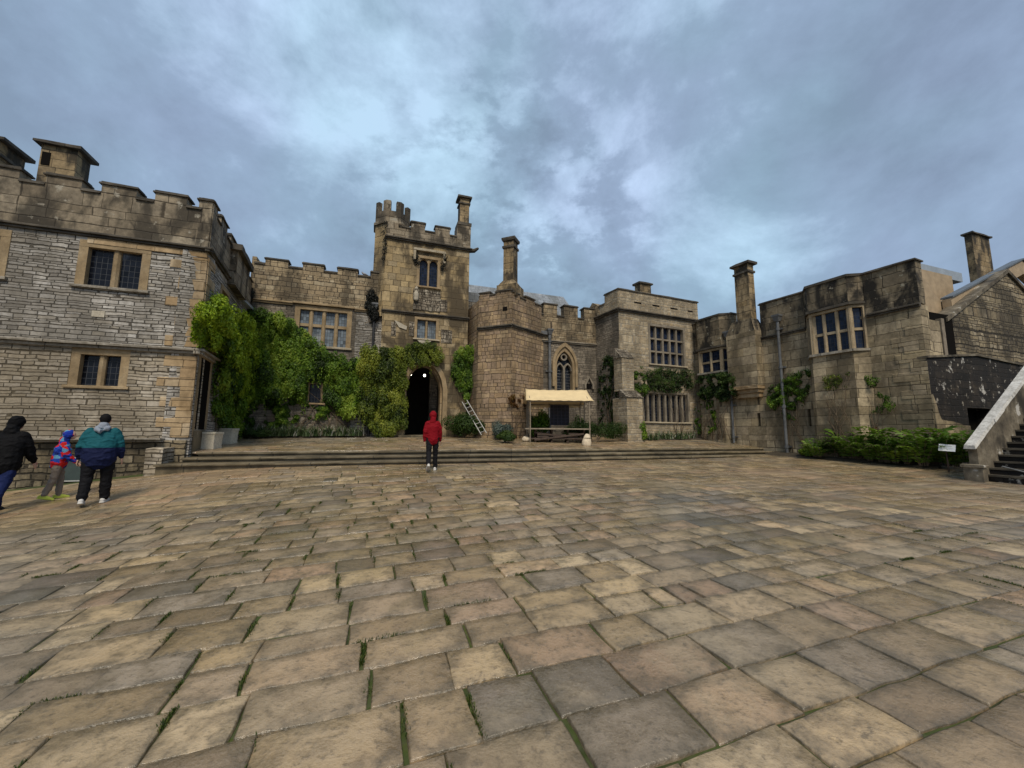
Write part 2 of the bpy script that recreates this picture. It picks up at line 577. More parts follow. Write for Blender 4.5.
LICH = (0.40, 0.38, 0.30)
M = {}
M['rubble_grey'] = masonry('grey coursed rubble', [(.19, .175, .155), (.34, .32, .29), (.25, .23, .20), (.43, .41, .38), (.29, .26, .215)], (.12, .105, .085),
                           0.085, 0.36, 0.009, 0.028, 0.7, 0.8, stain=(.10, .088, .07), stain_amt=.45, stain_scale=.5, bump=1.0, dist=0.035, mott=.42, wk=0)
M['rubble_tan'] = masonry('buff coursed rubble', [(.22, .19, .145), (.34, .30, .24), (.27, .235, .18), (.40, .365, .31), (.20, .175, .14)], (.12, .10, .07),
                          0.095, 0.42, 0.009, 0.028, 0.7, 0.8, stain=(.11, .09, .06), stain_amt=.4, stain_scale=.5, bump=1.0, dist=0.035, mott=.42, wk=.15)
M['parapet'] = masonry('weathered parapet ashlar', [(.16, .135, .10), (.22, .19, .145), (.12, .10, .075), (.27, .24, .19)], (.09, .075, .055),
                       0.33, 0.75, 0.010, 0.03, 0.5, 0.7, stain=(.030, .027, .022), stain_amt=.68, stain_scale=1.1, bump=0.6, dist=0.03, mott=.5,
                       spots=[(3.2, .60, .70, (.34, .31, .25))])
M['coping'] = plain_stone('dark weathered coping', [(.035, .032, .028), (.075, .067, .056), (.14, .125, .105)], 2.5, (.03, .028, .024), .6, blocks=0.9)
M['quoin'] = masonry('orange sandstone quoins', [(.31, .225, .13), (.36, .28, .18), (.27, .195, .115), (.37, .31, .225)], (.12, .09, .055),
                     0.30, 0.55, 0.008, 0.02, 0.5, 0.5, stain=(.13, .09, .045), stain_amt=.5, bump=.5, dist=0.02, mott=.35)
M['trim'] = plain_stone('buff window stone', [(.23, .17, .095), (.33, .25, .15), (.40, .32, .21)], 2.2, (.10, .075, .045), .45)
M['trim_pale'] = plain_stone('pale window stone', [(.30, .26, .19), (.40, .355, .27), (.45, .41, .33)], 2.2, (.13, .11, .08), .4)
M['trim_bay'] = plain_stone('warm bay window stone', [(.28, .22, .14), (.38, .31, .21), (.44, .375, .27)], 2.2, (.12, .09, .06), .4)
M['trim_grey'] = plain_stone('grey window stone', [(.16, .14, .115), (.24, .215, .175), (.30, .27, .22)], 2.2, (.07, .06, .05), .5)
M['string_pale'] = plain_stone('pale mottled string course', [(.2, .18, .15), (.34, .315, .27), (.46, .44, .40)], 5.0, (.08, .07, .055), .5, blocks=1.1)  # pale mottled tone, the same on top and front
M['tower'] = masonry('golden tower ashlar', [(.29, .225, .125), (.23, .18, .105), (.37, .295, .175), (.18, .145, .09), (.33, .275, .185)], (.13, .10, .06),
                     0.34, 0.58, 0.009, 0.025, 0.6, 0.7, stain=(.065, .052, .034), stain_amt=.75, stain_scale=.9, bump=.6, dist=.03, mott=.42)
M['bay'] = masonry('brown pink rubble', [(.23, .165, .105), (.30, .225, .14), (.20, .15, .105), (.27, .205, .15), (.34, .265, .17)], (.12, .095, .07),
                   0.20, 0.33, 0.011, 0.035, 0.7, 0.8, stain=(.09, .07, .048), stain_amt=.45, stain_scale=.9, bump=.8, dist=.03, mott=.4)
M['range_b'] = masonry('rough brown rubble', [(.22, .175, .115), (.29, .235, .155), (.17, .135, .09), (.33, .285, .205)], (.10, .08, .058),
                       0.17, 0.36, 0.011, 0.035, 0.7, 0.8, stain=(.05, .042, .03), stain_amt=.6, stain_scale=.9, bump=.8, dist=.03, mott=.45)
M['hall'] = masonry('blackened grey rubble', [(.14, .125, .105), (.19, .17, .14), (.23, .205, .17), (.11, .098, .083)], (.075, .067, .056),
                    0.10, 0.26, 0.008, 0.025, 0.7, 0.8, stain=(.05, .045, .038), stain_amt=.55, stain_scale=.8, bump=.7, dist=.02, mott=.35)
M['mid'] = masonry('pale mortared rubble', [(.30, .25, .175), (.23, .195, .14), (.36, .315, .235), (.27, .215, .14)], (.46, .43, .37),
                   0.15, 0.30, 0.014, 0.045, 0.8, 0.9, stain=(.12, .105, .08), stain_amt=.4, stain_scale=1.3, bump=.7, dist=.03, mott=.45,
                   spots=[(6.0, .66, .74, (.42, .40, .35))])
M['gallery'] = masonry('olive buff ashlar', [(.29, .24, .155), (.22, .185, .125), (.37, .315, .22), (.26, .22, .16), (.18, .15, .10)], (.12, .10, .07),
                       0.33, 0.66, 0.009, 0.025, 0.6, 0.8, stain=(.065, .055, .038), stain_amt=.55, stain_scale=.75, bump=.55, dist=.025, mott=.45)
M['gallery_top'] = masonry('blackened parapet ashlar', [(.15, .125, .085), (.19, .16, .11), (.11, .092, .065), (.23, .195, .14)], (.07, .06, .044),
                           0.34, 0.62, 0.010, 0.03, 0.5, 0.7, stain=(.022, .02, .017), stain_amt=.95, stain_scale=1.2, bump=.6, dist=.03, mott=.5,
                           spots=[(4.2, .62, .70, (.30, .27, .20))])
M['gable'] = masonry('rough gable rubble', [(.16, .13, .085), (.24, .205, .14), (.12, .10, .07), (.29, .255, .19)], (.055, .047, .036),
                     0.15, 0.42, 0.013, 0.045, 0.8, 0.9, stain=(.04, .035, .026), stain_amt=.6, stain_scale=.9, bump=1.0, dist=.045, mott=.5)
M['dark_wall'] = masonry('black stained wall', [(.012, .011, .010), (.020, .017, .015), (.032, .027, .022)], (.02, .018, .016),
                         0.22, 0.5, 0.010, 0.03, 0.6, 0.8, stain=(.014, .013, .013), stain_amt=.7, bump=.6, dist=.025, mott=.5,
                         spots=[(1.7, .60, .65, (.46, .44, .40)), (4.5, .60, .68, (.30, .27, .22)), (.8, .60, .72, (.07, .055, .038))])
M['stair_stone'] = plain_stone('mottled stair stone', [(.05, .043, .034), (.14, .12, .09), (.30, .27, .21)], 2.4, (.022, .02, .017), .9, spots=[(2.4, .62, .68, (.46, .44, .40))])
M['white_coping'] = plain_stone('lichen white coping', [(.32, .31, .285), (.58, .565, .53), (.70, .69, .66)], 4.0, (.12, .11, .095), .35, wk=0)
M['tread'] = plain_stone('worn dark treads', [(.05, .044, .036), (.09, .08, .064), (.14, .125, .10)], 1.6, (.025, .022, .018), .6, rough=.55)
M['step'] = plain_stone('worn step stone', [(.10, .082, .05), (.17, .14, .09), (.25, .215, .15)], 1.6, (.035, .03, .018), .75, rough=.55, blocks=1.45)
M['chimney'] = masonry('sooty chimney ashlar', [(.24, .18, .10), (.19, .145, .085), (.28, .22, .135), (.14, .11, .07)], (.08, .065, .045),
                       0.30, 0.5, 0.009, 0.02, 0.5, 0.6, stain=(.03, .026, .02), stain_amt=.75, stain_scale=1.3, bump=.5, dist=.02, mott=.5)
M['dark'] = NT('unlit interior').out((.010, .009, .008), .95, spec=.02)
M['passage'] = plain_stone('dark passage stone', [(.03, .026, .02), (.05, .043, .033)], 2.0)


def glass(name, pu, pv, lead=(.055, .06, .07), base=(.004, .005, .008), curtain=None):
    t = NT(name)
    obj, U, V = t.uv3()
    fu = t.math('FRACT', t.math('DIVIDE', U, pu)); fv = t.math('FRACT', t.math('DIVIDE', V, pv))
    du = t.math('MULTIPLY', t.math('MINIMUM', fu, t.math('SUBTRACT', 1.0, fu)), pu)
    dv = t.math('MULTIPLY', t.math('MINIMUM', fv, t.math('SUBTRACT', 1.0, fv)), pv)
    ld = t.math('LESS_THAN', t.math('MINIMUM', du, dv), 0.006)
    cell = t.white(t.comb(t.math('FLOOR', t.math('DIVIDE', U, pu)), t.math('FLOOR', t.math('DIVIDE', V, pv))), '2D')[0]
    c = t.mix(cell, base, tuple(min(1, q * 2.6) for q in base))
    if curtain:
        q = t.noise(obj, 0.9, 2)
        c = t.mix(t.range(q, .52, .66), c, curtain)
    c = t.mix(ld, c, lead)
    r = t.math('MULTIPLY_ADD', ld, 0.45, 0.10)
    h = t.math('MULTIPLY_ADD', cell, 0.6, t.math('MULTIPLY_ADD', ld, 0.5, t.math('MULTIPLY', t.noise(obj, 5.0, 2), 0.8)))
    return t.out(c, r, h, 0.55, 0.012, 0.22)


M['glass'] = glass('leaded dark glass', .125, .165)
M['glass_sky'] = glass('leaded sky lit glass', .12, .17, (.05, .05, .05), (.07, .085, .10), (.28, .30, .31))
M['glass_blue'] = glass('leaded blue black glass', .13, .16, (.03, .035, .04), (.006, .010, .022))

def simple(name, col, rough=.7, var=.25, scale=6.0, bump=.2, metallic=0.0, dist=.01):
    t = NT(name)
    tc = t.n('ShaderNodeTexCoord')
    n = t.noise(tc.outputs['Object'], scale, 5, .6)
    a = tuple(q * (1 - var) for q in col); b = tuple(min(1, q * (1 + var)) for q in col)
    c = t.mix(t.range(n, .3, .7, smooth=False), a, b)
    t.b.inputs['Metallic'].default_value = metallic
    return t.out(c, rough, n, bump, dist)


M['lead'] = simple('grey lead pipe', (.105, .11, .115), .55, .45, 3.0)
M['iron'] = simple('black iron', (.018, .018, .02), .5)
M['slate'] = masonry('blue grey slates', [(.17, .18, .195), (.21, .225, .24), (.14, .15, .16), (.25, .26, .27)], (.07, .07, .075), .28, .26, .006, .004, .0, .3,
                     stain=(.10, .10, .085), stain_amt=.4, bump=.5, dist=.02, mott=.25, roughness=.5, wk=0)
M['lead_roof'] = simple('pale lead sheet roof', (.30, .34, .38), .45, .15, 2.0)
M['lead_dark'] = simple('dark lead roof edge', (.10, .115, .13), .45, .25, 3.0)
M['boards'] = simple('weathered tan boards', (.36, .27, .17), .75, .22, 3.0)
M['bark'] = simple('brown woody stem', (.11, .08, .05), .9, .4, 12.0, .6)
M['white_metal'] = simple('pale grey painted metal', (.36, .355, .33), .5, .15)
M['white_board'] = simple('white sign face', (.72, .76, .80), .4, .06)
M['trough'] = plain_stone('pale stone trough', [(.50, .47, .38), (.62, .585, .49), (.70, .665, .575)], 3.0, (.20, .17, .12), .45)
M['canvas'] = simple('cream canvas', (.68, .53, .30), .9, .1, 2.5, .15)
M['wood_dark'] = simple('dark oiled wood', (.055, .035, .024), .7, .4, 8.0, .3)
M['wood_grey'] = simple('weathered bench top', (.22, .18, .13), .75, .3, 6.0, .3)
M['black_board'] = simple('black board', (.012, .010, .018), .6)
M['sack'] = simple('cream sack', (.62, .52, .38), .9, .2, 9.0, .4)
M['carved'] = plain_stone('pale carved stone', [(.36, .33, .27), (.52, .49, .42)], 5.0, (.2, .17, .12), .3)
M['carved_dark'] = masonry('eroded carving', [(.13, .115, .095), (.21, .185, .15), (.28, .26, .22)], (.06, .05, .04), .13, .18, .01, .06, .8, .9,
                           stain=(.05, .042, .032), stain_amt=.6, stain_scale=2.0, bump=1.0, dist=.05, mott=.5)


def lamp_mat():
    t = NT('lit lamp glass')
    t.b.inputs['Base Color'].default_value = (.9, .85, .7, 1)
    t.b.inputs['Emission Color'].default_value = (1, .93, .78, 1)
    t.b.inputs['Emission Strength'].default_value = 3.0
    return t.m


M['lamp'] = lamp_mat()


def leaf_mat(name, cols, trans=.35, rough=.5):
    t = NT(name)
    at = t.n('ShaderNodeAttribute', attribute_name='tint')
    c = t.ramp(at.outputs['Fac'], cols)
    t.out(c, rough, spec=.3)
    tr = t.n('ShaderNodeBsdfTranslucent')
    t.L(c, tr.inputs['Color'])
    ms = t.n('ShaderNodeMixShader'); ms.inputs[0].default_value = trans
    t.L(t.b.outputs[0], ms.inputs[1]); t.L(tr.outputs[0], ms.inputs[2])
    o = [n for n in t.t.nodes if n.type == 'OUTPUT_MATERIAL'][0]
    t.L(ms.outputs[0], o.inputs[0])
    return t.m


M['leaf_bright'] = leaf_mat('bright creeper leaves', [(.045, .085, .008), (.14, .23, .012), (.27, .39, .02), (.40, .50, .04)])
M['leaf_mid'] = leaf_mat('green creeper leaves', [(.018, .042, .006), (.062, .13, .010), (.13, .23, .018), (.25, .34, .035)])
M['leaf_olive'] = leaf_mat('olive rose leaves', [(.025, .045, .007), (.085, .125, .012), (.165, .205, .020), (.27, .30, .035)])
M['leaf_dark'] = leaf_mat('dark evergreen leaves', [(.010, .022, .006), (.022, .050, .009), (.045, .085, .014), (.075, .12, .022)])
M['leaf_black'] = leaf_mat('nearly black ivy', [(.006, .007, .006), (.012, .014, .010), (.02, .024, .016)])
M['leaf_grey'] = leaf_mat('silver grey foliage', [(.06, .085, .07), (.12, .16, .135), (.22, .27, .24)])
M['leaf_fern'] = leaf_mat('fern fronds', [(.018, .050, .006), (.060, .125, .010), (.11, .20, .018), (.20, .29, .03)])
M['leaf_rust'] = leaf_mat('rusty vine leaves', [(.08, .035, .012), (.16, .075, .02), (.20, .13, .03), (.10, .10, .03)])
M['strap'] = leaf_mat('strap leaves', [(.03, .06, .02), (.07, .12, .04), (.16, .21, .10), (.55, .55, .48)])
M['moss'] = leaf_mat('joint grass and moss', [(.018, .035, .006), (.04, .07, .010), (.075, .105, .018), (.12, .13, .03)])


def slab_mat():
    t = NT('worn wet flagstones')
    tc = t.n('ShaderNodeTexCoord')
    P = tc.outputs['Object']
    at = t.n('ShaderNodeAttribute', attribute_name='tint')
    sc = t.n('ShaderNodeSeparateColor'); t.L(at.outputs['Color'], sc.inputs[0])
    c = t.ramp(sc.outputs[0], [(.20, .142, .080), (.33, .235, .120), (.25, .185, .118), (.40, .29, .155), (.235, .19, .14), (.45, .335, .19), (.35, .225, .13), (.165, .13, .095)])
    g = t.math('MULTIPLY_ADD', sc.outputs[1], 0.62, 0.80)
    c = t.mix(1.0, c, t.comb(g, g, g), 'MULTIPLY')
    c = t.mix(sc.outputs[2], c, (.060, .060, .054))
    n1 = t.noise(P, 1.1, 6, .62, .3)
    n2 = t.noise(P, 6.0, 6, .68)
    n3 = t.noise(P, 60.0, 3, .6)
    c = t.mix(t.range(n2, .40, .68, 0, .66), c, (.11, .080, .040))
    c = t.mix(t.range(n1, .50, .70, 0, .6), c, (.40, .31, .195))
    c = t.mix(t.range(n3, .5, .75, 0, .35), c, (.38, .31, .21))
    n8 = t.noise(P, .14, 3, .5)
    c = t.mix(t.range(n8, .50, .66, 0, .45), c, (.235, .225, .205))          # greyer stone by areas
    c = t.mix(t.range(n8, .48, .34, 0, .35), c, (.40, .27, .17))             # pinker stone by areas
    vo = t.n('ShaderNodeTexVoronoi', feature='DISTANCE_TO_EDGE', Scale=.75)
    wv_ = t.n('ShaderNodeTexNoise', Scale=3.0, Detail=4.0); t.L(P, wv_.inputs['Vector'])
    va_ = t.n('ShaderNodeVectorMath', operation='MULTIPLY_ADD'); va_.inputs[1].default_value = (.35, .35, .35)
    t.L(wv_.outputs['Color'], va_.inputs[0]); t.L(P, va_.inputs[2]); t.L(va_.outputs[0], vo.inputs['Vector'])
    crk = t.math('MULTIPLY', t.range(vo.outputs['Distance'], .004, .0015, 0, 1), t.range(t.noise(P, .9, 2), .66, .70))
    c = t.mix(crk, c, (.03, .026, .018))
    n4 = t.noise(P, .55, 5, .6, .6)
    c = t.mix(t.range(n4, .50, .64, 0, .3), c, (.13, .110, .042))      # algae
    n6 = t.noise(P, 2.6, 6, .7, .8)
    c = t.mix(t.range(n6, .60, .70, 0, .6), c, (.045, .038, .026))       # dark stains
    n5 = t.noise(P, .8, 4, .6)
    r = t.range(n5, .35, .65, .16, .44)
    r = t.math('MULTIPLY_ADD', n2, .22, t.math('SUBTRACT', r, .10))
    n7 = t.noise(P, 24.0, 5, .7)
    h = t.math('MULTIPLY_ADD', n2, .65, t.math('MULTIPLY_ADD', n3, .14, t.math('MULTIPLY_ADD', n7, .4, t.math('MULTIPLY', n1, .6))))
    c = t.mix(t.range(n7, .52, .7, 0, .4), c, (.06, .05, .035))
    dirt = t.math('MULTIPLY', t.math('SUBTRACT', 1.0, at.outputs['Alpha']), t.range(n2, .3, .6, .25, .9))
    c = t.mix(dirt, c, (.055, .046, .026))
    return t.out(c, r, h, .7, .022, .7)


M['slab'] = slab_mat()
M['soil'] = plain_stone('mossy joint soil', [(.022, .034, .008), (.045, .068, .013), (.075, .09, .022)], 3.0, (.022, .020, .012), .5, rough=.95)
M['earth'] = plain_stone('dark bed soil', [(.03, .024, .016), (.05, .04, .026)], 3.0, rough=.95)

# ------------------------------------------------------------------ plan of the courtyard
TD = Vector((1, .347)).normalized()
LD = Vector((-.448, 1)).normalized()


def meet(P, d, px):
    """walk from P along d to the vertical sight line of image column px"""
    v = ray(px, 410)
    k = v.x / v.y
    t = (k * P[1] - P[0]) / (d[0] - k * d[1])
    return Vector((P[0] + d[0] * t, P[1] + d[1] * t))


A0 = floor_pt(189, 11.4)
B0 = meet(A0, LD, 241)
FA = Facade(A0, TD)
FAs = Facade(A0, LD)
FB = Facade(B0, TD)
FT = FB.shift(0.35)
RC = floor_pt(935, 13.4)                      # near corner of the gallery
RE = meet(RC, LD, 697)                        # where it meets the great chamber block
FR = Facade(RE, RC - RE)
FG = Facade(RC, TD)
MD = Vector((1, .412)).normalized()
MC = meet(RE, MD, 621)
FM = Facade(MC, MD)
ME = meet(MC, Vector((-.484, 1)).normalized(), 597)
FMs = Facade(ME, MC - ME)
FH = Facade(ME, TD)                           # hall wall (u negative to the left)
YC = floor_pt(511, 18.9)
Y1 = meet(YC, Vector((-.926, .38)), 477)
Y2 = meet(YC, Vector((.667, .745)), 541)
FY1 = Facade(Y1, YC - Y1)
FY2 = Facade(YC, Y2 - YC)

# ------------------------------------------------------------------ ground levels
def tps(pts):
    P = np.array([p[:2] for p in pts], float); z = np.array([p[2] for p in pts], float)
    n = len(P)
    d = np.linalg.norm(P[:, None] - P[None], axis=2)
    K = np.where(d > 0, d * d * np.log(d + 1e-9), 0) + np.eye(n) * .6
    A = np.zeros((n + 3, n + 3)); A[:n, :n] = K; A[:n, n] = 1; A[:n, n + 1:] = P; A[n, :n] = 1; A[n + 1:, :n] = P.T
    w = np.linalg.solve(A, np.concatenate([z, [0, 0, 0]]))

    def f(x, y):
        r = np.hypot(P[:, 0] - x, P[:, 1] - y)
        return float((w[:n] * np.where(r > 0, r * r * np.log(r + 1e-9), 0)).sum() + w[n] + w[n + 1] * x + w[n + 2] * y)
    return f


G = tps([(0, 0, 0), (0, 4, .13), (-4, 4, .03), (5, 4, .2), (-8.1, 7.7, .1), (-2.3, 11.3, .5), (-8.2, 10.75, .50), (-2.3, 12.8, .56), (4, 15.0, .58),
         (9.84, 17.05, .62), (-11.3, 10.7, .27), (-12.7, 10.2, .08), (-16, 9, -.1), (13.2, 11.1, .38), (14.2, 13.4, .56), (12.5, 17, .66), (17, 12, .45),
         (0, -6, -.2), (-14, -5, -.5), (14, -5, .05), (-14, 4, -.2), (14, 5, .28)])
ED = 2.5 * .347 + 13.8                        # top edge line of the broad steps: y = ED + .347 x


def edge_y(x, off=0.0):
    return ED + .347 * x - off * 1.0585


def Gt(x, y):
    """terrace level: rises from the step edge to the walls"""
    s = max(0.0, (y - edge_y(x)) / 1.0585)
    k = np.interp(x, [-14, -8, -3, 3, 9, 14], [.048, .055, .066, .085, .105, .105])
    return 0.95 + min(s, 6.5) * float(k)


def ground(x, y):
    return Gt(x, y) if y > edge_y(x) else G(x, y)


def on_ground(px, py):
    v = ray(px, py)
    k = 0.5
    while k < 60:
        p = CAMP + v * k
        if p.z <= ground(p.x, p.y):
            return p
        k += 0.01
    return p


# ------------------------------------------------------------------ building blocks
def window(F, parent, u0, u1, z0, z1, nl, rows=(), fw=.13, mw=.10, inset=.14, trim=None, pane=None, proud=.02, sill=.07, sill_mat=None,
           hood=None, arched=False, name='window', tw=None):
    """stone frame with mullions and transoms; returns the hole for the wall"""
    trim = trim or M['trim']; pane = pane or M['glass']
    mb = MB()
    y0, y1 = -proud, inset + .10
    mb.rbox(u0 - fw, u1 + fw, y0, y1, z1, z1 + fw, .004)
    mb.box(u0 - fw, u0, y0 + .003, y1, z0, z1)
    mb.box(u1, u1 + fw, y0 + .003, y1, z0, z1)
    wl = (u1 - u0 - mw * (nl - 1)) / nl
    ym = y0 + .05
    zb = [z0] + [z0 + (z1 - z0) * r for r in rows] + [z1]
    tw = tw or mw * .8
    for i in range(nl - 1):
        x = u0 + wl * (i + 1) + mw * i
        mb.prism([(x, ym + .05), (x + mw * .3, ym), (x + mw * .7, ym), (x + mw, ym + .05), (x + mw, y1), (x, y1)], z0, z1)
    for i in range(nl):
        x = u0 + (wl + mw) * i
        for r in rows:
            zz = z0 + (z1 - z0) * r
            mb.box(x, x + wl, ym + .035, y1, zz - tw / 2, zz + tw / 2)
        if arched:
            a = arch_pts(x + wl / 2, wl, z1 - wl * .62, z1 - wl * .6, z1 - .012, 6)
            top = [(p[0], z1) for p in a[1:-1]]
            mb.ring([(p[0], z1) for p in a[1:-1]], a[1:-1], ym + .03, y1)
    w = part(name, mb, trim, F, parent)
    part('pane', MB().box(u0 - .01, u1 + .01, inset, inset + .03, z0 - .01, z1 + .01), pane, F, w)
    if sill:
        part('sill', MB().rbox(u0 - fw - .06, u1 + fw + .06, -proud - .07, y1, z0 - sill, z0, .008), sill_mat or trim, F, w)
    if hood:
        h = MB()
        h.rbox(u0 - fw - .10, u1 + fw + .10, -.13, .02, z1 + fw + .02, z1 + fw + .11, .006)
        if hood > 0:
            for x in (u0 - fw - .10, u1 + fw + .02):
                h.box(x, x + .08, -.11, .02, z1 + fw + .02 - hood, z1 + fw + .02)
        part('hood_mould', h, M['trim'], F, w)
    return R4(u0 - fw + .004, u1 + fw - .004, z0 - (sill or 0) + .004, z1 + fw - .004)


def crenel_line(u0, u1, zc, zm, spans):
    """outline points (left to right) of a battlement: spans = merlon intervals"""
    pts = [(u0, zc)]
    for a, b in spans:
        if a <= u0 + .01:
            pts[-1] = (u0, zm)
        else:
            pts += [(a, zc), (a, zm)]
        if b >= u1 - .01:
            pts.append((u1, zm)); return pts
        pts += [(b, zm), (b, zc)]
    pts.append((u1, zc))
    return pts


def parapet(F, parent, u0, u1, zs, zc, zm, spans, mat, th=.32, cop=None, ch=.075, proud=.03, name='parapet', over=.045):
    """battlemented parapet from zs, crenel tops zc, merlon tops zm; with coping stones"""
    out = crenel_line(u0, u1, zc, zm, spans)
    poly = rough([(u0, zs)] + [(u1, zs)] + out[::-1], .4, .010)
    p = part(name, MB().slab(poly, [], -proud, th), mat, F, parent)
    c = MB()
    segs = []
    x = u0
    for a, b in spans:
        a, b = max(a, u0), min(b, u1)
        if a > x + .02: segs.append((x, a, zc, 0))
        segs.append((a, b, zm, 1)); x = b
    if x < u1 - .02: segs.append((x, u1, zc, 0))
    for a, b, z, m in segs:
        e = .05 if m else -.004
        t = random.uniform(-.012, .012)
        c.rbox(a - e, b + e, -proud - over, th + over, z - .004 + t, z + ch * .6 + t, .010, .5)
        c.rbox(a - e * .3, b + e * .3, -proud - over * .3, th + over * .3, z + ch * .6 + t, z + ch * 1.15 + t, .010, .5)
    part('coping', c, cop or M['coping'], F, p)
    return p


def string(F, parent, u0, u1, z, mat=None, h=.13, out=.14, name='string_course'):
    m = MB()
    m.rbox(u0, u1, -out, .05, z - h * .45, z, .008, .6)
    m.rbox(u0, u1, -out * .55, .05, z - h, z - h * .45 - .001, .006, .6)
    return part(name, m, mat or M['coping'], F, parent)


def wall(F, parent, outline, holes, mat, th=.6, name='wall', y0=0.0):
    return part(name, MB().slab(rough(outline, .6, .008), holes, y0, th), mat, F, parent)


def stack(F, parent, u0, u1, y0, y1, z0, z1, mat=None, cap=.10, rings=(), over=.10, name='chimney', pots=0):
    """square chimney with projecting bands and a slab cap"""
    m = MB()
    uc, yc = (u0 + u1) / 2, (y0 + y1) / 2
    m.prism(rough([(u0, y0), (u1, y0), (u1, y1), (u0, y1)], .3, .008), z0, z1 - cap * .5, .985, (uc, yc))
    c = part(name, m, mat or M['chimney'], F, parent)
    q = MB()
    for z, o, h in rings:
        part('band', MB().box(u0 - o, u1 + o, y0 - o, y1 + o, z, z + h), M['coping'], F, c)
    q.rbox(u0 - over, u1 + over, y0 - over, y1 + over, z1 - cap, z1, .012, .3)
    part('cap', q, M['coping'], F, c)
    return c


def downpipe(F, parent, u, ztop, zbot, r=.055, hop=True, y=-.13, mat=None):
    m = MB()
    m.loft([(u, y, zbot), (u, y, (zbot + ztop) / 2), (u, y, ztop - .2)], [r, r, r], 10, caps=False)
    for k in range(4):
        z = zbot + .3 + (ztop - zbot - .9) * k / 3
        m.loft([(u, y, z - .06), (u, y, z + .06)], [r * 1.4, r * 1.4], 10, caps=False)
        m.box(u - r * 2.6, u + r * 2.6, y + r * 1.1, .01, z - .03, z + .03)
    p = part('downpipe', m, mat or M['lead'], F, parent)
    if hop:
        h = MB()
        h.prism([(u - .09, y - .09), (u + .09, y - .09), (u + .09, y + .1), (u - .09, y + .1)], ztop - .24, ztop - .02, 1.7, (u, y))
        h.box(u - .17, u + .17, y - .17, y + .17, ztop - .02, ztop + .06)
        part('rainwater_head', h, M['lead'], F, p)
    return p


def root(name, F, label, cat, z=0.0, group=None):
    return empty(name, (F.P.x, F.P.y, z), label, cat, group)


# ================================================================== left range
lr = root('left_range', FA, 'near grey rubble block with battlements and leaded two-light windows behind the walkers', 'building')
lr.name = 'battlemented_house'
WM['battlemented_house'] = WM.pop('left_range')
zS = FA.z(100, 236.3); zMid = FA.z(100, 343.5); zPl = FA.z(95, 438)
zM_ = FA.z(94, 183); zC_ = FA.z(123, 198)
UL = FA.u(-260)
hol_up, hol_lo = [], []
u0, u1, z0, z1 = FA.rect(86, 141, 250, 288)
hol_up.append(window(FA, lr, u0, u1, z0, z1, 2, fw=.20, mw=.17, pane=glass('leaded dark glass with pale curtain', .125, .165, curtain=(.16, .18, .22)), sill_mat=M['string_pale']))
u2 = FA.u(-2, 255); hol_up.append(window(FA, lr, u2 - 1.5, u2, z0, z1, 2, fw=.20, mw=.17, sill_mat=M['string_pale']))
u0, u1, z0, z1 = FA.rect(79, 120, 355, 386)
hol_lo.append(window(FA, lr, u0, u1, z0, z1, 2, fw=.20, mw=.16, sill_mat=M['trim']))
u2 = FA.u(-40, 370); hol_lo.append(window(FA, lr, u2 - 1.3, u2, z0, z1, 2, fw=.20, mw=.16))
wall(FA, lr, R4(UL, 0, zMid - .05, zS), hol_up, M['rubble_grey'], name='upper_wall')
wall(FA, lr, R4(UL, 0, zPl, zMid - .05), hol_lo, M['rubble_tan'], name='lower_wall', y0=-.03)
wall(FA, lr, R4(UL, -.02, -1.0, zPl - .06), [], M['gable'], name='plinth', y0=-.10)
string(FA, lr, UL, .12, zS + .06, M['coping'], .12, .13)
part('lintel_band', MB().rbox(FA.u(68), .005, -.035, .05, zS - .24, zS - .07, .006), M['quoin'], FA, lr)
string(FA, lr, UL, .16, zMid, M['string_pale'], .15, .20)
string(FA, lr, UL, FA.u(166, 438), zPl, M['string_pale'], .10, .34, 'plinth_ledge')
# quoins alternate long and short at the corner
q = MB()
z = zPl + .02
k = 0
while z < zS - .3:
    h = random.uniform(.24, .36)
    if not (zMid - .2 < z + h and z < zMid + .05):
        l = (.75 if k % 2 else .36) * random.uniform(.8, 1.25)
        q.rbox(-l, .018, -.05 if z < zMid else -.022, .3, z + .006, min(z + h, zS - .26) - .006, .006, .3)
        l2 = (.36 if k % 2 else .7) * random.uniform(.8, 1.2)
    z += h; k += 1
part('quoins', q, M['quoin'], FA, lr)
q = MB().rbox(FA.u(92, 314), FA.u(105, 314), -.02, .05, FA.z(98, 317), FA.z(98, 311), .01, .2)
part('pale_stone', q, M['carved'], FA, lr)
cw = [(FA.u(a), FA.u(b)) for a, b in ((-46, -14), (14.6, 53.5), (75, 113), (133, 167), (184, 189))]
cw = [(UL, UL + 1.0)] + [(UL + 1.9 + i * 1.9, UL + 2.9 + i * 1.9) for i in range(20) if UL + 2.9 + i * 1.9 < cw[0][0] - .5] + cw
cw[-1] = (cw[-1][0], 0.0)
parapet(FA, lr, UL, 0, zS + .06, zC_, zM_, cw, M['parapet'], .34)
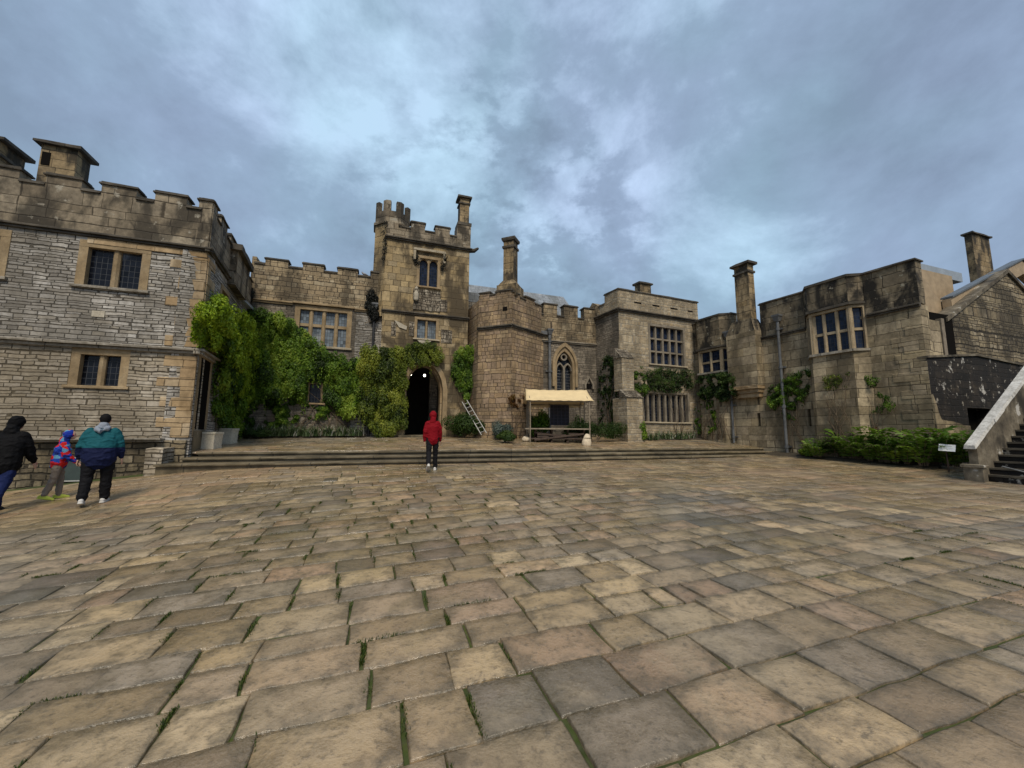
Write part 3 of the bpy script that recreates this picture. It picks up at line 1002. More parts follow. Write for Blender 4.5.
# side face towards the terrace
us = FAs.u(241.5)
d0, d1 = .24, FAs.u(206, 395)
dz0 = 1.60; dz1 = 3.75
sw = FAs.rect(221, 228, 292, 305)
hs = window(FAs, lr, sw[0], sw[1], sw[2], sw[3], 1, fw=.16)
door_hole = R4(d0, d1, dz0, dz1)
wall(FAs, lr, R4(0.002, us + .3, zMid - .05, zS), [hs], M['rubble_grey'], name='upper_wall')
wall(FAs, lr, [(0.002, .2), (us + .3, .2), (us + .3, zMid - .05), (.002, zMid - .05)], [door_hole], M['rubble_grey'], name='lower_wall', y0=-.03)
string(FAs, lr, -.12, us, zS + .06, M['coping'], .12, .13)
string(FAs, lr, -.19, d1 + .5, zMid, M['string_pale'], .15, .20)
sp = [(0, .45)] + [(.9 + i * 1.35, 1.7 + i * 1.35) for i in range(5)]
parapet(FAs, lr, 0, us + .2, zS + .06, zC_, zM_, [s_ for s_ in sp if s_[1] < us], M['parapet'], .34, over=.05)
q = MB(); z = .95; k = 0
while z < zS - .3:
    h = random.uniform(.25, .36); l = (.3 if k % 2 else .7) * random.uniform(.8, 1.2)
    if not (zMid - .2 < z + h and z < zMid + .05):
        if z > dz1 + .45: q.rbox(.02, l, -.05, .25, z + .006, z + h - .006, .006, .3)
    z += h; k += 1
part('quoins', q, M['quoin'], FAs, lr)
tr = MB()
tr.box(d0 - .14, d0, -.045, .35, dz0, dz1); tr.box(d1, d1 + .22, -.045, .35, dz0, dz1); tr.rbox(d0 - .16, d1 + .25, -.05, .35, dz1, dz1 + .3, .006)
tr.rbox(d0 - .18, d1 + .3, -.12, .2, dz1 + .3, dz1 + .38, .006)
dr = part('doorway', tr, M['trim'], FAs, lr)
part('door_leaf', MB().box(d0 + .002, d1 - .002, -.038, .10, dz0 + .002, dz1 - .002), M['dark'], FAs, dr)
stp = MB()
stp.rbox(d0, d1, -.055, -.035, .6, 1.58, .008)
part('door_step', stp, M['step'], FAs, lr)
# chimneys on the roof behind
FA2 = FA.shift(-1.6)
a, b = FA2.u(38, 165), FA2.u(76, 165)
stack(FA2, lr, a, b, 0, .62, zS, FA2.z(58, 144), M['chimney'], .09, over=.13)
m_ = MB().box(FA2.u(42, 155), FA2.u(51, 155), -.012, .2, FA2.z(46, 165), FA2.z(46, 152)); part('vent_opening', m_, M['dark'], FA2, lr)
a2 = FA2.u(0, 155)
stack(FA2, lr, a2 - .95, a2 - .02, 0, .9, zS, FA2.z(0, 138), M['chimney'], .10, rings=((FA2.z(0, 156), .06, .08),), over=.14)
FAs2 = FAs.shift(0)
a, b = FAs.u(229, 262), FAs.u(241, 262)
stack(FAs, lr, a, b + .2, -.25, .55, zS - .2, FAs.z(233, 248), M['parapet'], .22, over=.14, name='corner_turret')
part('roof', MB().slab([(UL, zS - .1), (-.3, zS - .1), (-.3, zS), (UL, zS)], [], .4, us), M['lead_roof'], FA, lr)
part('back_wall', MB().box(UL, UL + .4, .6, us, -1, zS), M['rubble_grey'], FA, lr)

# ================================================================== creeper-clad range
cr_ = root('creeper_range', FB, 'two-storey brown rubble range with battlements, half hidden under green creeper', 'building')
cr_.name = 'battlemented_range'; WM['battlemented_range'] = WM.pop('creeper_range')
uT0 = FB.u(384)
zSb = FB.z(353, 308.5); zCb = FB.z(331, 273); zMb = FB.z(348, 269.5)
wu0, wu1, wz0, wz1 = FB.rect(299, 346.5, 311, 346.5)
hb = [window(FB, cr_, wu0, wu1, wz0, wz1, 4, rows=(.58,), fw=.22, mw=.17, pane=M['glass_sky'], hood=.0001, sill=.09, sill_mat=M['trim_pale'])]
lw = FB.rect(309, 321, 384, 403)
hb.append(window(FB, cr_, lw[0], lw[1], lw[2], lw[3], 1, fw=.16, name='low_window'))
wall(FB, cr_, R4(-.3, uT0 + .3, .6, zSb - .05), hb, M['hall'], name='wall')
gwall = MB().slab(rough(R4(FB.u(346.5) + .28, uT0, .7, zSb - .1), .5, .01), [], -.02, .1)
part('pale_rubble_patch', gwall, M['rubble_grey'], FB, cr_)
string(FB, cr_, .0, wu0 - .33, zSb, M['trim'], .14, .13)
string(FB, cr_, wu1 + .33, uT0, zSb, M['trim'], .14, .13)
mer = [(265, 288), (303, 324), (338, 358), (371.5, 383)]
parapet(FB, cr_, 0, uT0, zSb - .005, zCb, zMb, [(FB.u(a, 268), FB.u(b, 268)) for a, b in mer], M['range_b'], .4)
pt = MB()
for a, b, t_ in ((252, 257, 256), (257, 262, 261)):
    pt.box(FB.u(a, 262, 1.2), FB.u(b, 262, 1.2) - .02, 1.2, 1.7, zSb, FB.z(a, t_, 1.2))
part('ruined_stack', pt, M['chimney'], FB, cr_)
downpipe(FB, cr_, FB.u(371.5, 370), FB.z(371, 305), 1.3, .06, True, -.14, M['iron'])
part('roof', MB().slab(R4(0, uT0, zSb - .1, zSb), [], .45, 5), M['lead_roof'], FB, cr_)

# ================================================================== porch tower
pt_ = root('porch_tower', FT, 'tall golden ashlar porch tower with corner turret over the dark arched doorway', 'tower')
tu0, tu1 = FT.u(383, 300), FT.u(468.5, 300)
zTs = FT.z(428, 243.5); zTc = FT.z(430, 232.5); zTm = FT.z(430, 225.5); zTmid = FT.z(424, 313.5); zB = 1.2
ht = []
w_ = FT.rect(419.5, 437.5, 259, 287)
ht.append(window(FT, pt_, w_[0], w_[1], w_[2], w_[3], 2, fw=.14, mw=.10, trim=M['trim'], arched=True, pane=M['glass_blue'], inset=.22))
hm = MB()
h0, h1 = FT.u(413.5, 252), FT.u(445.5, 252)
hz1 = FT.z(429, 250.5); hz0 = FT.z(429, 262)
hm.rbox(h0, h1, -.16, .02, hz1 - .12, hz1, .006); hm.box(h0, h0 + .12, -.14, .02, hz0, hz1 - .12); hm.box(h1 - .12, h1, -.14, .02, hz0, hz1 - .12)
part('hood_mould', hm, M['trim_pale'], FT, pt_)
w2_ = FT.rect(417, 436, 320, 339)
ht.append(window(FT, pt_, w2_[0], w2_[1], w2_[2], w2_[3], 2, fw=.13, mw=.12, pane=M['glass_sky'], sill_mat=M['trim_pale'], inset=.18))
ac = FT.u(424, 400); aw = FT.u(443, 400) - FT.u(405, 400)
az0, azs, azt = zB, FT.z(424, 389), FT.z(424, 363)
arch = arch_pts(ac, aw, az0 - .02, azs, azt, 10, 2.0, .60)
outl = [(tu0, zB - .4), (ac - aw / 2, zB - .4)] + arch + [(ac + aw / 2, zB - .4), (tu1, zB - .4), (tu1, zTs), (tu0, zTs)]
wall(FT, pt_, [p for p in outl], ht, M['tower'], .9)
part('arch_moulding', MB().ring(arch_pts(ac, aw + .44, az0, azs, azt + .26, 10, 2.0, .60), arch_pts(ac, aw - .01, az0, azs, azt - .01, 10, 2.0, .60), -.05, .25), M['trim'], FT, pt_)
part('arch_order', MB().ring(arch_pts(ac, aw + .02, az0, azs, azt + .01, 10, 2.0, .60), arch_pts(ac, aw - .18, az0, azs, azt - .10, 10, 2.0, .60), .28, .8), M['quoin'], FT, pt_)
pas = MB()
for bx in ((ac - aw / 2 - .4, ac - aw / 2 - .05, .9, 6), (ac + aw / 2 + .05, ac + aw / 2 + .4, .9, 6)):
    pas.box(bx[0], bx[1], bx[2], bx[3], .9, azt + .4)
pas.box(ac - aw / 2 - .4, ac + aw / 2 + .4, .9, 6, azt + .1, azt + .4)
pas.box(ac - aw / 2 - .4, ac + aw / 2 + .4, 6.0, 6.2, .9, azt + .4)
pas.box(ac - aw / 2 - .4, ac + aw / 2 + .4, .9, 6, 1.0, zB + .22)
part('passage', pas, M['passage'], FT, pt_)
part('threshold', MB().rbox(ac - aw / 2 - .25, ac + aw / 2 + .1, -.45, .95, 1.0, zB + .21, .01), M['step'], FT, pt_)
string(FT, pt_, tu0 - .06, tu1 + .10, zTs + .06, M['coping'], .14, .16)
string(FT, pt_, tu0 - .06, tu1 + .06, zTmid, M['coping'], .13, .12)
mt = [(411, 425), (435.5, 450)]
tuR0, tuR1 = FT.u(457, 230), FT.u(471, 230)
parapet(FT, pt_, FT.u(398, 235), tuR0 + .02, zTs + .06, zTc, zTm, [(FT.u(a, 228), FT.u(b, 228)) for a, b in mt], M['parapet'], .4)
part('parapet_base', MB().box(tu0, FT.u(398, 235), -.03, .4, zTs + .06, FT.z(390, 222)), M['parapet'], FT, pt_)
part('side_wall', MB().box(tu0, tu0 + .7, .9, 5.5, .9, zTs), M['tower'], FT, pt_)
part('side_wall', MB().box(tu1 - .7, tu1, .9, 5.5, .9, zTs), M['tower'], FT, pt_)
part('back_wall', MB().box(tu0 + .7, tu1 - .7, 4.8, 5.5, zTmid, zTs), M['tower'], FT, pt_)
part('roof', MB().box(tu0 + .7, tu1 - .7, .9, 4.8, zTs - .3, zTs - .1), M['lead_roof'], FT, pt_)
# chimney at the right corner of the tower
cs = stack(FT, pt_, FT.u(460, 212), FT.u(469.5, 212), .05, .60, zTs, FT.z(464, 195.5), M['chimney'], .12, rings=((FT.z(464, 203.5), .05, .08), (FT.z(464, 225.5), .12, .16)), over=.12)
part('chimney_base', MB().box(tuR0, FT.u(470.5, 235), -.06, .75, zTs + .06, FT.z(464, 226)), M['parapet'], FT, pt_)
gg = MB().loft([(tu1 + .02, .1, zTs + .02), (tu1 + .25, -.05, zTs - .02), (tu1 + .42, -.12, zTs + .10)], [.13, .11, .07], 8)
part('gargoyle', gg, M['coping'], FT, pt_)
# octagonal stair turret at the left back corner
tx, ty = FT.u(393, 220, .75), .95
rr = (FT.u(412, 220, .9) - FT.u(375, 220, .9)) / 2 * .98
octo = lambda r: [(tx + r * math.cos(R(22.5 + 45 * i)), ty + r * math.sin(R(22.5 + 45 * i))) for i in range(8)]
zt0, zt1 = FT.z(393, 213, .3), FT.z(393, 203, .3)
tb = part('turret', MB().prism(octo(rr), zSb - .3, zt0), M['tower'], FT, pt_)
tt = MB(); tt.prism(octo(rr * 1.10), FT.z(393, 226, .3), FT.z(393, 223.5, .3)); tt.prism(octo(rr * 1.02), FT.z(393, 223.5, .3), zt0)
part('turret_band', tt, M['parapet'], FT, tb)
tm = MB()
oc = octo(rr * 1.02)
for i in range(8):
    a_, b_ = Vector(oc[i]), Vector(oc[(i + 1) % 8])
    ctr = Vector((tx, ty))
    for p_, q_ in ((a_, a_ + (b_ - a_) * .30), (b_ + (a_ - b_) * .30, b_)):
        ii = lambda v: tuple(ctr + (v - ctr) * .78)
        tm.prism([tuple(p_), tuple(q_), ii(q_), ii(p_)], zt0, zt1)
part('turret_merlons', tm, M['parapet'], FT, tb)
# carvings on the front
nz = FT.rect(413, 440, 290.5, 311)
part('niche_carving', MB().slab(rough(R4(*nz), .2, .03), [], -.05, .1), M['carved_dark'], FT, pt_)
st = MB()
sx, sz = FT.u(416, 294), FT.z(416, 300)
st.loft([(sx, -.14, sz), (sx, -.15, sz + .28), (sx, -.14, sz + .42)], [(.12, .09), (.13, .1), (.07, .06)], 8); st.ellipsoid((sx, -.15, sz + .56), (.085, .08, .1), 10, 7)
part('figure_carving', st, M['carved'], FT, pt_)
sh = FT.rect(394, 407, 321, 329.5)
part('broken_shield_carving', MB().slab([(sh[0], sh[3]), (sh[0] + .1, sh[3] - .02), (sh[1], sh[2] + .18), (sh[1] - .02, sh[2]), (sh[0] + .25, sh[2] + .1)][::-1], [], -.05, .05), M['carved'], FT, pt_)
bk = FT.rect(419, 429, 341, 344.5)
part('bracket_carving', MB().slab([(bk[0] - .1, bk[3]), (bk[1] + .1, bk[3]), ((bk[0] + bk[1]) / 2 + .08, bk[2] - .08), ((bk[0] + bk[1]) / 2 - .08, bk[2] - .08)], [], -.12, .05), M['carved'], FT, pt_)
for a, b, c_, d_ in ((441, 452, 330, 343), (437, 447, 300, 312), (391, 396, 322, 336), (409, 414, 322, 336)):
    e_ = FT.rect(a, b, c_, d_); part('shield_panel', MB().slab(rough(R4(*e_), .2, .02), [], -.03, .06), M['carved_dark'], FT, pt_)

# lamps inside the porch
for (px, py, lab) in ((410.5, 374.5, 'lit round lamp inside the dark porch arch, nearer its left side'), (424.5, 375.5, 'lit round lamp hanging in the middle of the dark porch arch')):
    yy = 1.6
    lu, lz = FT.hit(px, py, yy)
    p3 = FT.M @ Vector((lu, yy, lz))
    lp = empty('porch_lamp', p3, lab, 'lamp', 'lamps in the porch arch')
    Ml = Matrix.Translation(p3)
    part('bulb', MB().ellipsoid((0, 0, 0), (.065, .065, .07), 12, 8), M['lamp'], None, lp, smooth=True, M=Ml)
    cb_ = MB().loft([(0, 0, .07), (0, 0, .12)], [.05, .03], 10, False); cb_.loft([(0, 0, .12), (0, 0, azt + .1 - lz)], [.008, .008], 6, False)
    part('fitting', cb_, M['iron'], None, lp, M=Ml)

# ================================================================== polygonal bay with chimney
by = root('chimney_bay', FY1, 'brown pink rubble bay with angled faces carrying a tall chimney right of the tower', 'building')
by.name = 'rubble_bay'; WM['rubble_bay'] = WM.pop('chimney_bay')
l1 = (YC - Y1).length; l2 = (Y2 - YC).length
zy = FY1.z(508, 324.5); zyt = FY1.z(495, 292)
for F_, a, b in ((FY1, 0.0, l1), (FY2, 0.0, l2 + .2)):
    wall(F_, by, R4(a, b, .8, zy), [], M['bay'], .5)
    string(F_, by, a - .05, b + .05, zy, M['coping'], .15, .12)
zyc = zyt - .30
s1 = [(0.05, .62), (.95, l1 + .0)]
parapet(FY1, by, 0, l1, zy, zyc + .12, zyt - .02, s1, M['bay'], .35, over=.05)
s2 = [(0, .55), (1.02, 1.75)]
parapet(FY2, by, 0, l2, zy, zyc, zyt - .12, [(a, min(b, l2)) for a, b in s2], M['bay'], .35, over=.05)
FYr = Facade(Y1, (-LD[0] * -1, -LD[1] * -1))
retb = Facade(Y1 + LD * 3.2, -LD)
part('return_wall', MB().slab(R4(0, 3.2, .8, zyt - .3), [], 0, .4), M['bay'], retb, by)
cx = FY1.u(509.5, 280, .5)
cm = MB()
cwid = (FY1.u(518, 285, .6) - FY1.u(499, 285, .6)) / 2
zf0, zf1 = zyt - .25, FY1.z(509, 275.5, .6)
cy_ = .62
cm.prism([(cx - cwid, cy_ - cwid), (cx + cwid, cy_ - cwid), (cx + cwid, cy_ + cwid), (cx - cwid, cy_ + cwid)], zf0, zf0 + .62)
ch = part('chimney', cm, M['chimney'], FY1, by)
c8 = lambda r: [(cx + sx_ * r * .92, cy_ + sy_ * r * .92) for sx_, sy_ in ((-1, -1), (1, -1), (1, 1), (-1, 1))]
rs = (FY1.u(515, 260, .6) - FY1.u(504, 260, .6)) / 2
zc1 = FY1.z(509, 240, .6)
sm = MB(); sm.prism(c8(cwid * 1.0), zf0 + .62, zf0 + .95, rs / cwid * .97, (cx, cy_)); sm.prism(c8(rs), zf0 + .95, zc1 - .1, .98)
part('shaft', sm, M['chimney'], FY1, ch)
cc = MB(); cc.prism(c8(rs * 1.18), FY1.z(509, 250, .6), FY1.z(509, 248, .6)); cc.prism(c8(rs * 1.2), FY1.z(509, 243, .6), FY1.z(509, 241.5, .6), 1.08); cc.prism(c8(rs * 1.3), FY1.z(509, 241.5, .6), zc1)
part('cap', cc, M['coping'], FY1, ch)
part('drain_opening', MB().box(FY1.u(503, 308), FY1.u(507.5, 308), -.012 - .03, .1, FY1.z(505, 311), FY1.z(505, 307)), M['dark'], FY1, by)

# ================================================================== chapel-windowed hall
hl = root('hall', FH, 'grey rubble hall wall with a pointed tracery window behind the market stall', 'building')
hl.name = 'stone_hall'; WM['stone_hall'] = WM.pop('hall')
hu0 = FH.u(530, 380); hu1 = .25
zHs = FH.z(572, 342); zHc = FH.z(560, 317); zHm = FH.z(562, 306)
gw = FH.rect(554.5, 574.5, 350, 396)
gc = (gw[0] + gw[1]) / 2; gwid = gw[1] - gw[0]
gzs = FH.z(564, 366)


def pointed(uc, w, z0, zs, n=8, k=1.0):
    pts = [(uc - w / 2, z0)]
    Rr = w * k
    for i in range(n + 1):
        a = math.acos((Rr - w / 2) / Rr) * i / n
        pts.append((uc - w / 2 + Rr - Rr * math.cos(a), zs + Rr * math.sin(a)))
    right = [(2 * uc - p[0], p[1]) for p in pts[::-1]]
    return pts + right[1:]


hole = pointed(gc, gwid, gw[2], gzs)
wall(FH, hl, R4(hu0, hu1, .8, zHs - .05), [hole], M['hall'], .6)
fr = MB().ring(pointed(gc, gwid + .02, gw[2], gzs), pointed(gc, gwid - .26, gw[2], gzs), -.02, .3)
gwn = part('gothic_window', fr, M['trim'], FH, hl)
part('hood_mould', MB().ring(pointed(gc, gwid + .30, gw[2] + .5, gzs)[0:], pointed(gc, gwid + .04, gw[2] + .5, gzs), -.10, .02), M['trim'], FH, gwn)
tc_ = MB()
lwid = (gwid - .26) / 2
tc_.box(gc - .05, gc + .05, .05, .26, gw[2], gzs + .02)
for sgn in (-1, 1):
    c_ = gc + sgn * lwid / 2
    tc_.ring(pointed(c_, lwid, gzs - .25, gzs - .22, 6), pointed(c_, lwid - .10, gzs - .25, gzs - .22, 6), .06, .24)
zq = gzs + gwid * .42
ringo = [(gc + .20 * math.cos(R(a)), zq + .20 * math.sin(R(a))) for a in range(0, 361, 30)]
ringi = [(gc + .12 * math.cos(R(a)), zq + .12 * math.sin(R(a))) for a in range(0, 361, 30)]
tc_.ring(ringo, ringi, .06, .24)
part('tracery', tc_, M['trim_grey'], FH, gwn)
part('pane', MB().box(gc - gwid / 2, gc + gwid / 2, .27, .30, gw[2], gzs + gwid), M['glass'], FH, gwn)
string(FH, hl, hu0, .1, zHs, M['trim_grey'], .14, .12)
mh = [(543.5, 557), (564, 577.5), (584, 594)]
parapet(FH, hl, hu0, hu1, zHs - .005, zHc, zHm, [(FH.u(a, 310), FH.u(b, 310)) for a, b in mh], M['range_b'], .4)
downpipe(FH, hl, FH.u(548.5, 360), FH.z(548, 331), 1.3, .075, True, -.16)
hp = MB().rbox(FH.u(540, 333), FH.u(546, 333), -.2, 0, FH.z(543, 335), FH.z(543, 331.5), .004); part('lead_spout', hp, M['lead'], FH, hl)
nb = FH.rect(583.5, 593, 376, 389)
nm = MB(); ncx = (nb[0] + nb[1]) / 2
nm.ring([(nb[0], nb[2]), (nb[0], nb[2] + .25), (ncx, nb[3]), (nb[1], nb[2] + .25), (nb[1], nb[2])],
        [(nb[0] + .1, nb[2]), (nb[0] + .1, nb[2] + .22), (ncx, nb[3] - .14), (nb[1] - .1, nb[2] + .22), (nb[1] - .1, nb[2])], -.14, .02)
nch = part('gabled_niche', nm, M['trim_grey'], FH, hl)
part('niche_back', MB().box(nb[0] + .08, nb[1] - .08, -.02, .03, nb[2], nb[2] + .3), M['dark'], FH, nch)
# blind grid of a low window behind the stall
lwn = FH.rect(552, 571, 407, 428)
# recess wall between tower and bay, and the slated roof behind the battlements
FRe = Facade(floor_pt(455, 22.6), TD)
part('recess_wall', MB().slab(R4(-1.5, 3.6, .8, FRe.z(474, 302)), [], 0, .4), M['hall'], FRe, hl)
rf = MB()
FRo = Facade(floor_pt(470, 24.2), TD)
r0, r1, r2, r3 = FRo.u(469, 300), FRo.u(505, 290, 3), FRo.u(562, 296, 3), FRo.u(582, 316)
ze = FRo.z(520, 316); zr = FRo.z(545, 293.5, 2.6)
rf.add([(r0 - 1, 0, ze), (r3, 0, ze), (r2, 2.8, zr), (r0 - 1, 2.8, zr), (r0 - 1, 5.6, ze), (r3, 5.6, ze)], [(0, 1, 2, 3), (1, 5, 2), (5, 4, 3, 2), (0, 3, 4), (0, 4, 5, 1)])
part('slate_roof', rf, M['slate'], FRo, hl)
ra = MB().box(r0 - .6, FRo.u(497, 290), -.3, 2.6, ze - 3, FRo.z(485, 294, -.3)); part('lead_flat', ra, M['slate'], FRo, hl)

# ================================================================== great chamber block
gb = root('great_block', FM, 'square rubble block with a fifteen-light mullioned window and plain parapet', 'building')
gb.name = 'mullioned_block'; WM['mullioned_block'] = WM.pop('great_block')
mu1 = (RE - MC).length + .4
zMs = FM.z(650, 313); zMt = FM.z(650, 295)
hm_ = []
g = FM.rect(650.5, 683.5, 328, 365)
hm_.append(window(FM, gb, g[0], g[1], g[2], g[3], 5, rows=(.335, .675), fw=.13, mw=.11, trim=M['trim_grey'], pane=M['glass_blue'], sill_mat=M['trim_pale'], inset=.2))
g2 = FM.rect(644, 688, 394, 422)
hm_.append(window(FM, gb, g2[0], g2[1], g2[2], g2[3], 8, fw=.12, mw=.13, trim=M['trim_grey'], pane=M['glass'], arched=True, inset=.2, sill_mat=M['trim_pale']))
wall(FM, gb, R4(0, mu1, .8, zMs - .03), hm_, M['mid'], .6)
ls = (MC - ME).length
wall(FMs, gb, R4(-.3, ls - .002, .8, zMs - .03), [], M['hall'], .6)
string(FM, gb, -.08, mu1, zMs, M['coping'], .15, .15); string(FMs, gb, -.2, ls + .08, zMs, M['coping'], .15, .15)
parapet(FM, gb, 0, mu1, zMs, zMt - .1, zMt, [(0, mu1)], M['mid'], .4, over=.05)
parapet(FMs, gb, 0, ls, zMs, zMt - .5, zMt, [(ls * .45, ls)], M['mid'], .4)
wl_ = MB()
for a, b in ((634, 641), (652, 659), (670, 677), (687, 692)):
    wl_.box(FM.u(a, 308), FM.u(b, 308), -.038, .1, FM.z(655, 305.5) - .06, FM.z(655, 305.5) + .02)
part('weep_holes', wl_, M['dark'], FM, gb)
crm = MB()
a, b = FMs.u(588, 310), FMs.u(600, 310)
crm.slab(rough([(a, zMs), (b, zMs), (b - .1, zMt - .42), (a + .5, zMt - .12), (a + .1, zMt - .5)], .15, .04), [], -.08, .5)
part('crumbling_merlon', crm, M['range_b'], FMs, gb)
stack(FM, gb, FM.u(640, 288, .7), FM.u(651, 288, .7), .7, 1.15, zMt - .3, FM.z(645, 282.5, .7), M['chimney'], .10, over=.09)
pots = MB().loft([(FM.u(646, 283, 1.2), 1.25, FM.z(645, 283, .7)), (FM.u(646, 283, 1.2), 1.25, FM.z(645, 279.5, .7))], [.13, .10], 10, False)
part('chimney_pot', pots, M['chimney'], FM, gb)
# corner buttress with weathered offsets
bt = MB()
b0, b1 = FM.u(613, 400, -.9), FM.u(633, 400, -.9)
bx0, bx1 = -.30, .42
bt.prism([(bx0, -.55), (bx1, -.55), (bx1, .1), (bx0, .1)], FM.z(625, 392), FM.z(625, 360), 1.0)
bt.prism([(bx0 - .12, -1.0), (bx1 + .1, -1.0), (bx1 + .1, .1), (bx0 - .12, .1)], .8, FM.z(625, 399), 1.0)
bts = part('buttress', bt, M['mid'], FM, gb)
for x0, x1, ya, yb, z0, z1 in ((bx0, bx1, -.6, .05, FM.z(625, 360), FM.z(625, 349)), (bx0 - .12, bx1 + .1, -1.06, -.5, FM.z(625, 399), FM.z(625, 391))):
    wt_ = MB(); wt_.add([(x0 - .04, ya, z0), (x1 + .04, ya, z0), (x1 + .04, yb, z0), (x0 - .04, yb, z0), (x0 - .04, yb, z1), (x1 + .04, yb, z1)], [(0, 1, 2, 3), (0, 4, 5, 1), (2, 5, 4, 3), (0, 3, 4), (1, 5, 2)])
    part('weathering', wt_, M['carved_dark'], FM, bts)
part('roof', MB().box(.4, mu1, .45, 5, zMs - .2, zMs), M['lead_roof'], FM, gb)

# ================================================================== gallery range on the right
gl = root('gallery', FR, 'long buff ashlar gallery range with bowed windows and a corbelled chimney breast', 'building')
gl.name = 'gallery_range'; WM['gallery_range'] = WM.pop('gallery')
lu = (RC - RE).length
zRs = FR.z(880, 311.5); zRt = FR.z(850, 279.0)
hr = []
# two bowed window bays
ba = FR.u(697, 350), FR.u(731, 350)
bb = FR.u(807, 340), FR.u(869, 340)
hr += [R4(ba[0] + .05, ba[1] - .05, FR.z(715, 378), zRs - .14), R4(bb[0] + .05, bb[1] - .05, FR.z(838, 362), zRs - .14)]
sl = MB()
for px, a, b in ((759, 413, 426), (809.5, 409, 426)):
    e = FR.rect(px - 1.5, px + 1.5, a, b); hr.append(R4(*e)); sl.box(e[0], e[1], .3, .4, e[2], e[3])
wall(FR, gl, R4(-.4, lu, .2, zRs - .03), hr, M['gallery'], .6)
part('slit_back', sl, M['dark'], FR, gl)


def bowed(F, a, b, pys, pyh, lights, depth, lab):
    """shallow bay: return, front facets, return; stone apron, windows, parapet"""
    c_ = .30 * (b - a)
    pts = [(a, 0.0), (a + c_ * .75, -depth * .82), (a + c_ * 1.0, -depth * .92), (b - c_ * 1.0, -depth * .92), (b - c_ * .75, -depth * .82), (b, 0.0)]
    pts = [(a, .02), (a + c_ * .55, -depth * .8), (b - c_ * .55, -depth * .8), (b, .02)]
    zs, zh = F.z((lab), pys, -depth), F.z((lab), pyh, -depth)
    inner = [(b - .1, .4), (a + .1, .4)]
    ap = MB(); ap.prism(pts + inner, .3 if lab < 750 else .3, zs - .10)
    apn = part('bay_apron', ap, M['gallery'], F, gl)
    par = MB(); par.prism([(p[0], p[1] - .02) for p in pts] + inner, zh + .12, zRt - .005)
    pp = part('bay_parapet', par, M['gallery_top'], F, gl)
    big = lambda e: [(pts[0][0] - e * .5, .02), (pts[1][0] - e * .6, pts[1][1] - e), (pts[2][0] + e * .6, pts[2][1] - e), (pts[3][0] + e * .5, .02)] + inner
    part('coping', MB().prism(big(.07), zRt, zRt + .10), M['coping'], F, pp)
    part('bay_string', MB().prism(big(.09), zh + .02, zh + .118), M['coping'], F, pp)
    part('bay_sill', MB().prism(big(.09), zs - .098, zs - .002), M['string_pale'], F, apn)
    for i in range(3):
        p_, q_ = Vector(pts[i]), Vector(pts[i + 1])
        d = (q_ - p_); ln = d.length
        w2 = Vector((F.P.x, F.P.y)) + F.d * p_.x + F.n * p_.y
        dd = F.d * d.x + F.n * d.y
        Fb = Facade(w2, dd)
        nl = lights[i]
        window(Fb, gl, .10, ln - .10, zs, zh - .09, nl, rows=(.48,), fw=.11, mw=.13, trim=M['trim_bay'], pane=M['glass_blue'], proud=-.012, sill=0, inset=.14)


bowed(FR, ba[0], ba[1], 371, 348, (1, 2, 1), .40, 715)
bowed(FR, bb[0], bb[1], 350.5, 307, (1, 3, 1), .50, 838)
# straight string and parapet between the bays and chimney breast
ca, cb2 = FR.u(734, 360), FR.u(763.5, 360)
segs = [(-.4, ba[0]), (ba[1], ca), (cb2, bb[0]), (bb[1], lu + .02)]
for a, b in segs:
    if b - a > .06:
        string(FR, gl, a, b, zRs, M['coping'], .13, .12)
        parapet(FR, gl, a, b, zRs, zRt - .1, zRt, [(a, b)], M['gallery_top'], .4, over=.07)
# chimney breast on corbels, stack above
br_ = MB()
br_.box(ca, cb2, -.5, .3, FR.z(745, 388, -.5) + .1, zRs + .3)
sa, sb = FR.u(733, 300, -.3), FR.u(752.5, 300, -.3)
brp = part('chimney_breast', br_, M['gallery'], FR, gl)
co = MB()
zc0 = FR.z(745, 388, -.5) + .1
for k, (o, h) in enumerate(((.52, .16), (.40, .18), (.30, .22))):
    co.rbox(ca + .02 + .06 * k, cb2 - .02 - .06 * k, -o, .02, zc0 - h, zc0 - .002, .012, .3); zc0 -= h
part('corbel', co, M['quoin'], FR, brp)
zc_ = FR.z(745, 264.5, -.1)
cu_ = FR.u(744, 300, -.3)
st_ = stack(FR, gl, cu_ - .36, cu_ + .36, -.42, .03, zRs + .28, zc_, M['chimney'], .12, rings=((zc_ - .55, .05, .10),), over=.13)
sh_ = MB(); sh_.prism([(ca + .0, -.5), (cb2, -.5), (cb2, .3), (ca, .3)], zRs + .3, zRs + .95, .66, (cu_, -.30))
part('chimney_shoulder', sh_, M['gallery_top'], FR, brp)
downpipe(FR, gl, FR.u(784, 380), FR.z(778, 317), .75, .06, True, -.16)
downpipe(FR, gl, FR.u(732.5, 380) , FR.z(730, 333), 1.15, .055, True, -.62 + .45, M['lead'])
# quoins at the near corner
q = MB(); z = .4; k = 0
while z < zRs - .4:
    h = random.uniform(.28, .40); l = (.8 if k % 2 else .45) * random.uniform(.8, 1.2)
    q.rbox(lu - l, lu + .015, -.02, .5, z + .006, z + h - .006, .008, .3); z += h; k += 1
part('quoins', q, M['gallery'], FR, gl)
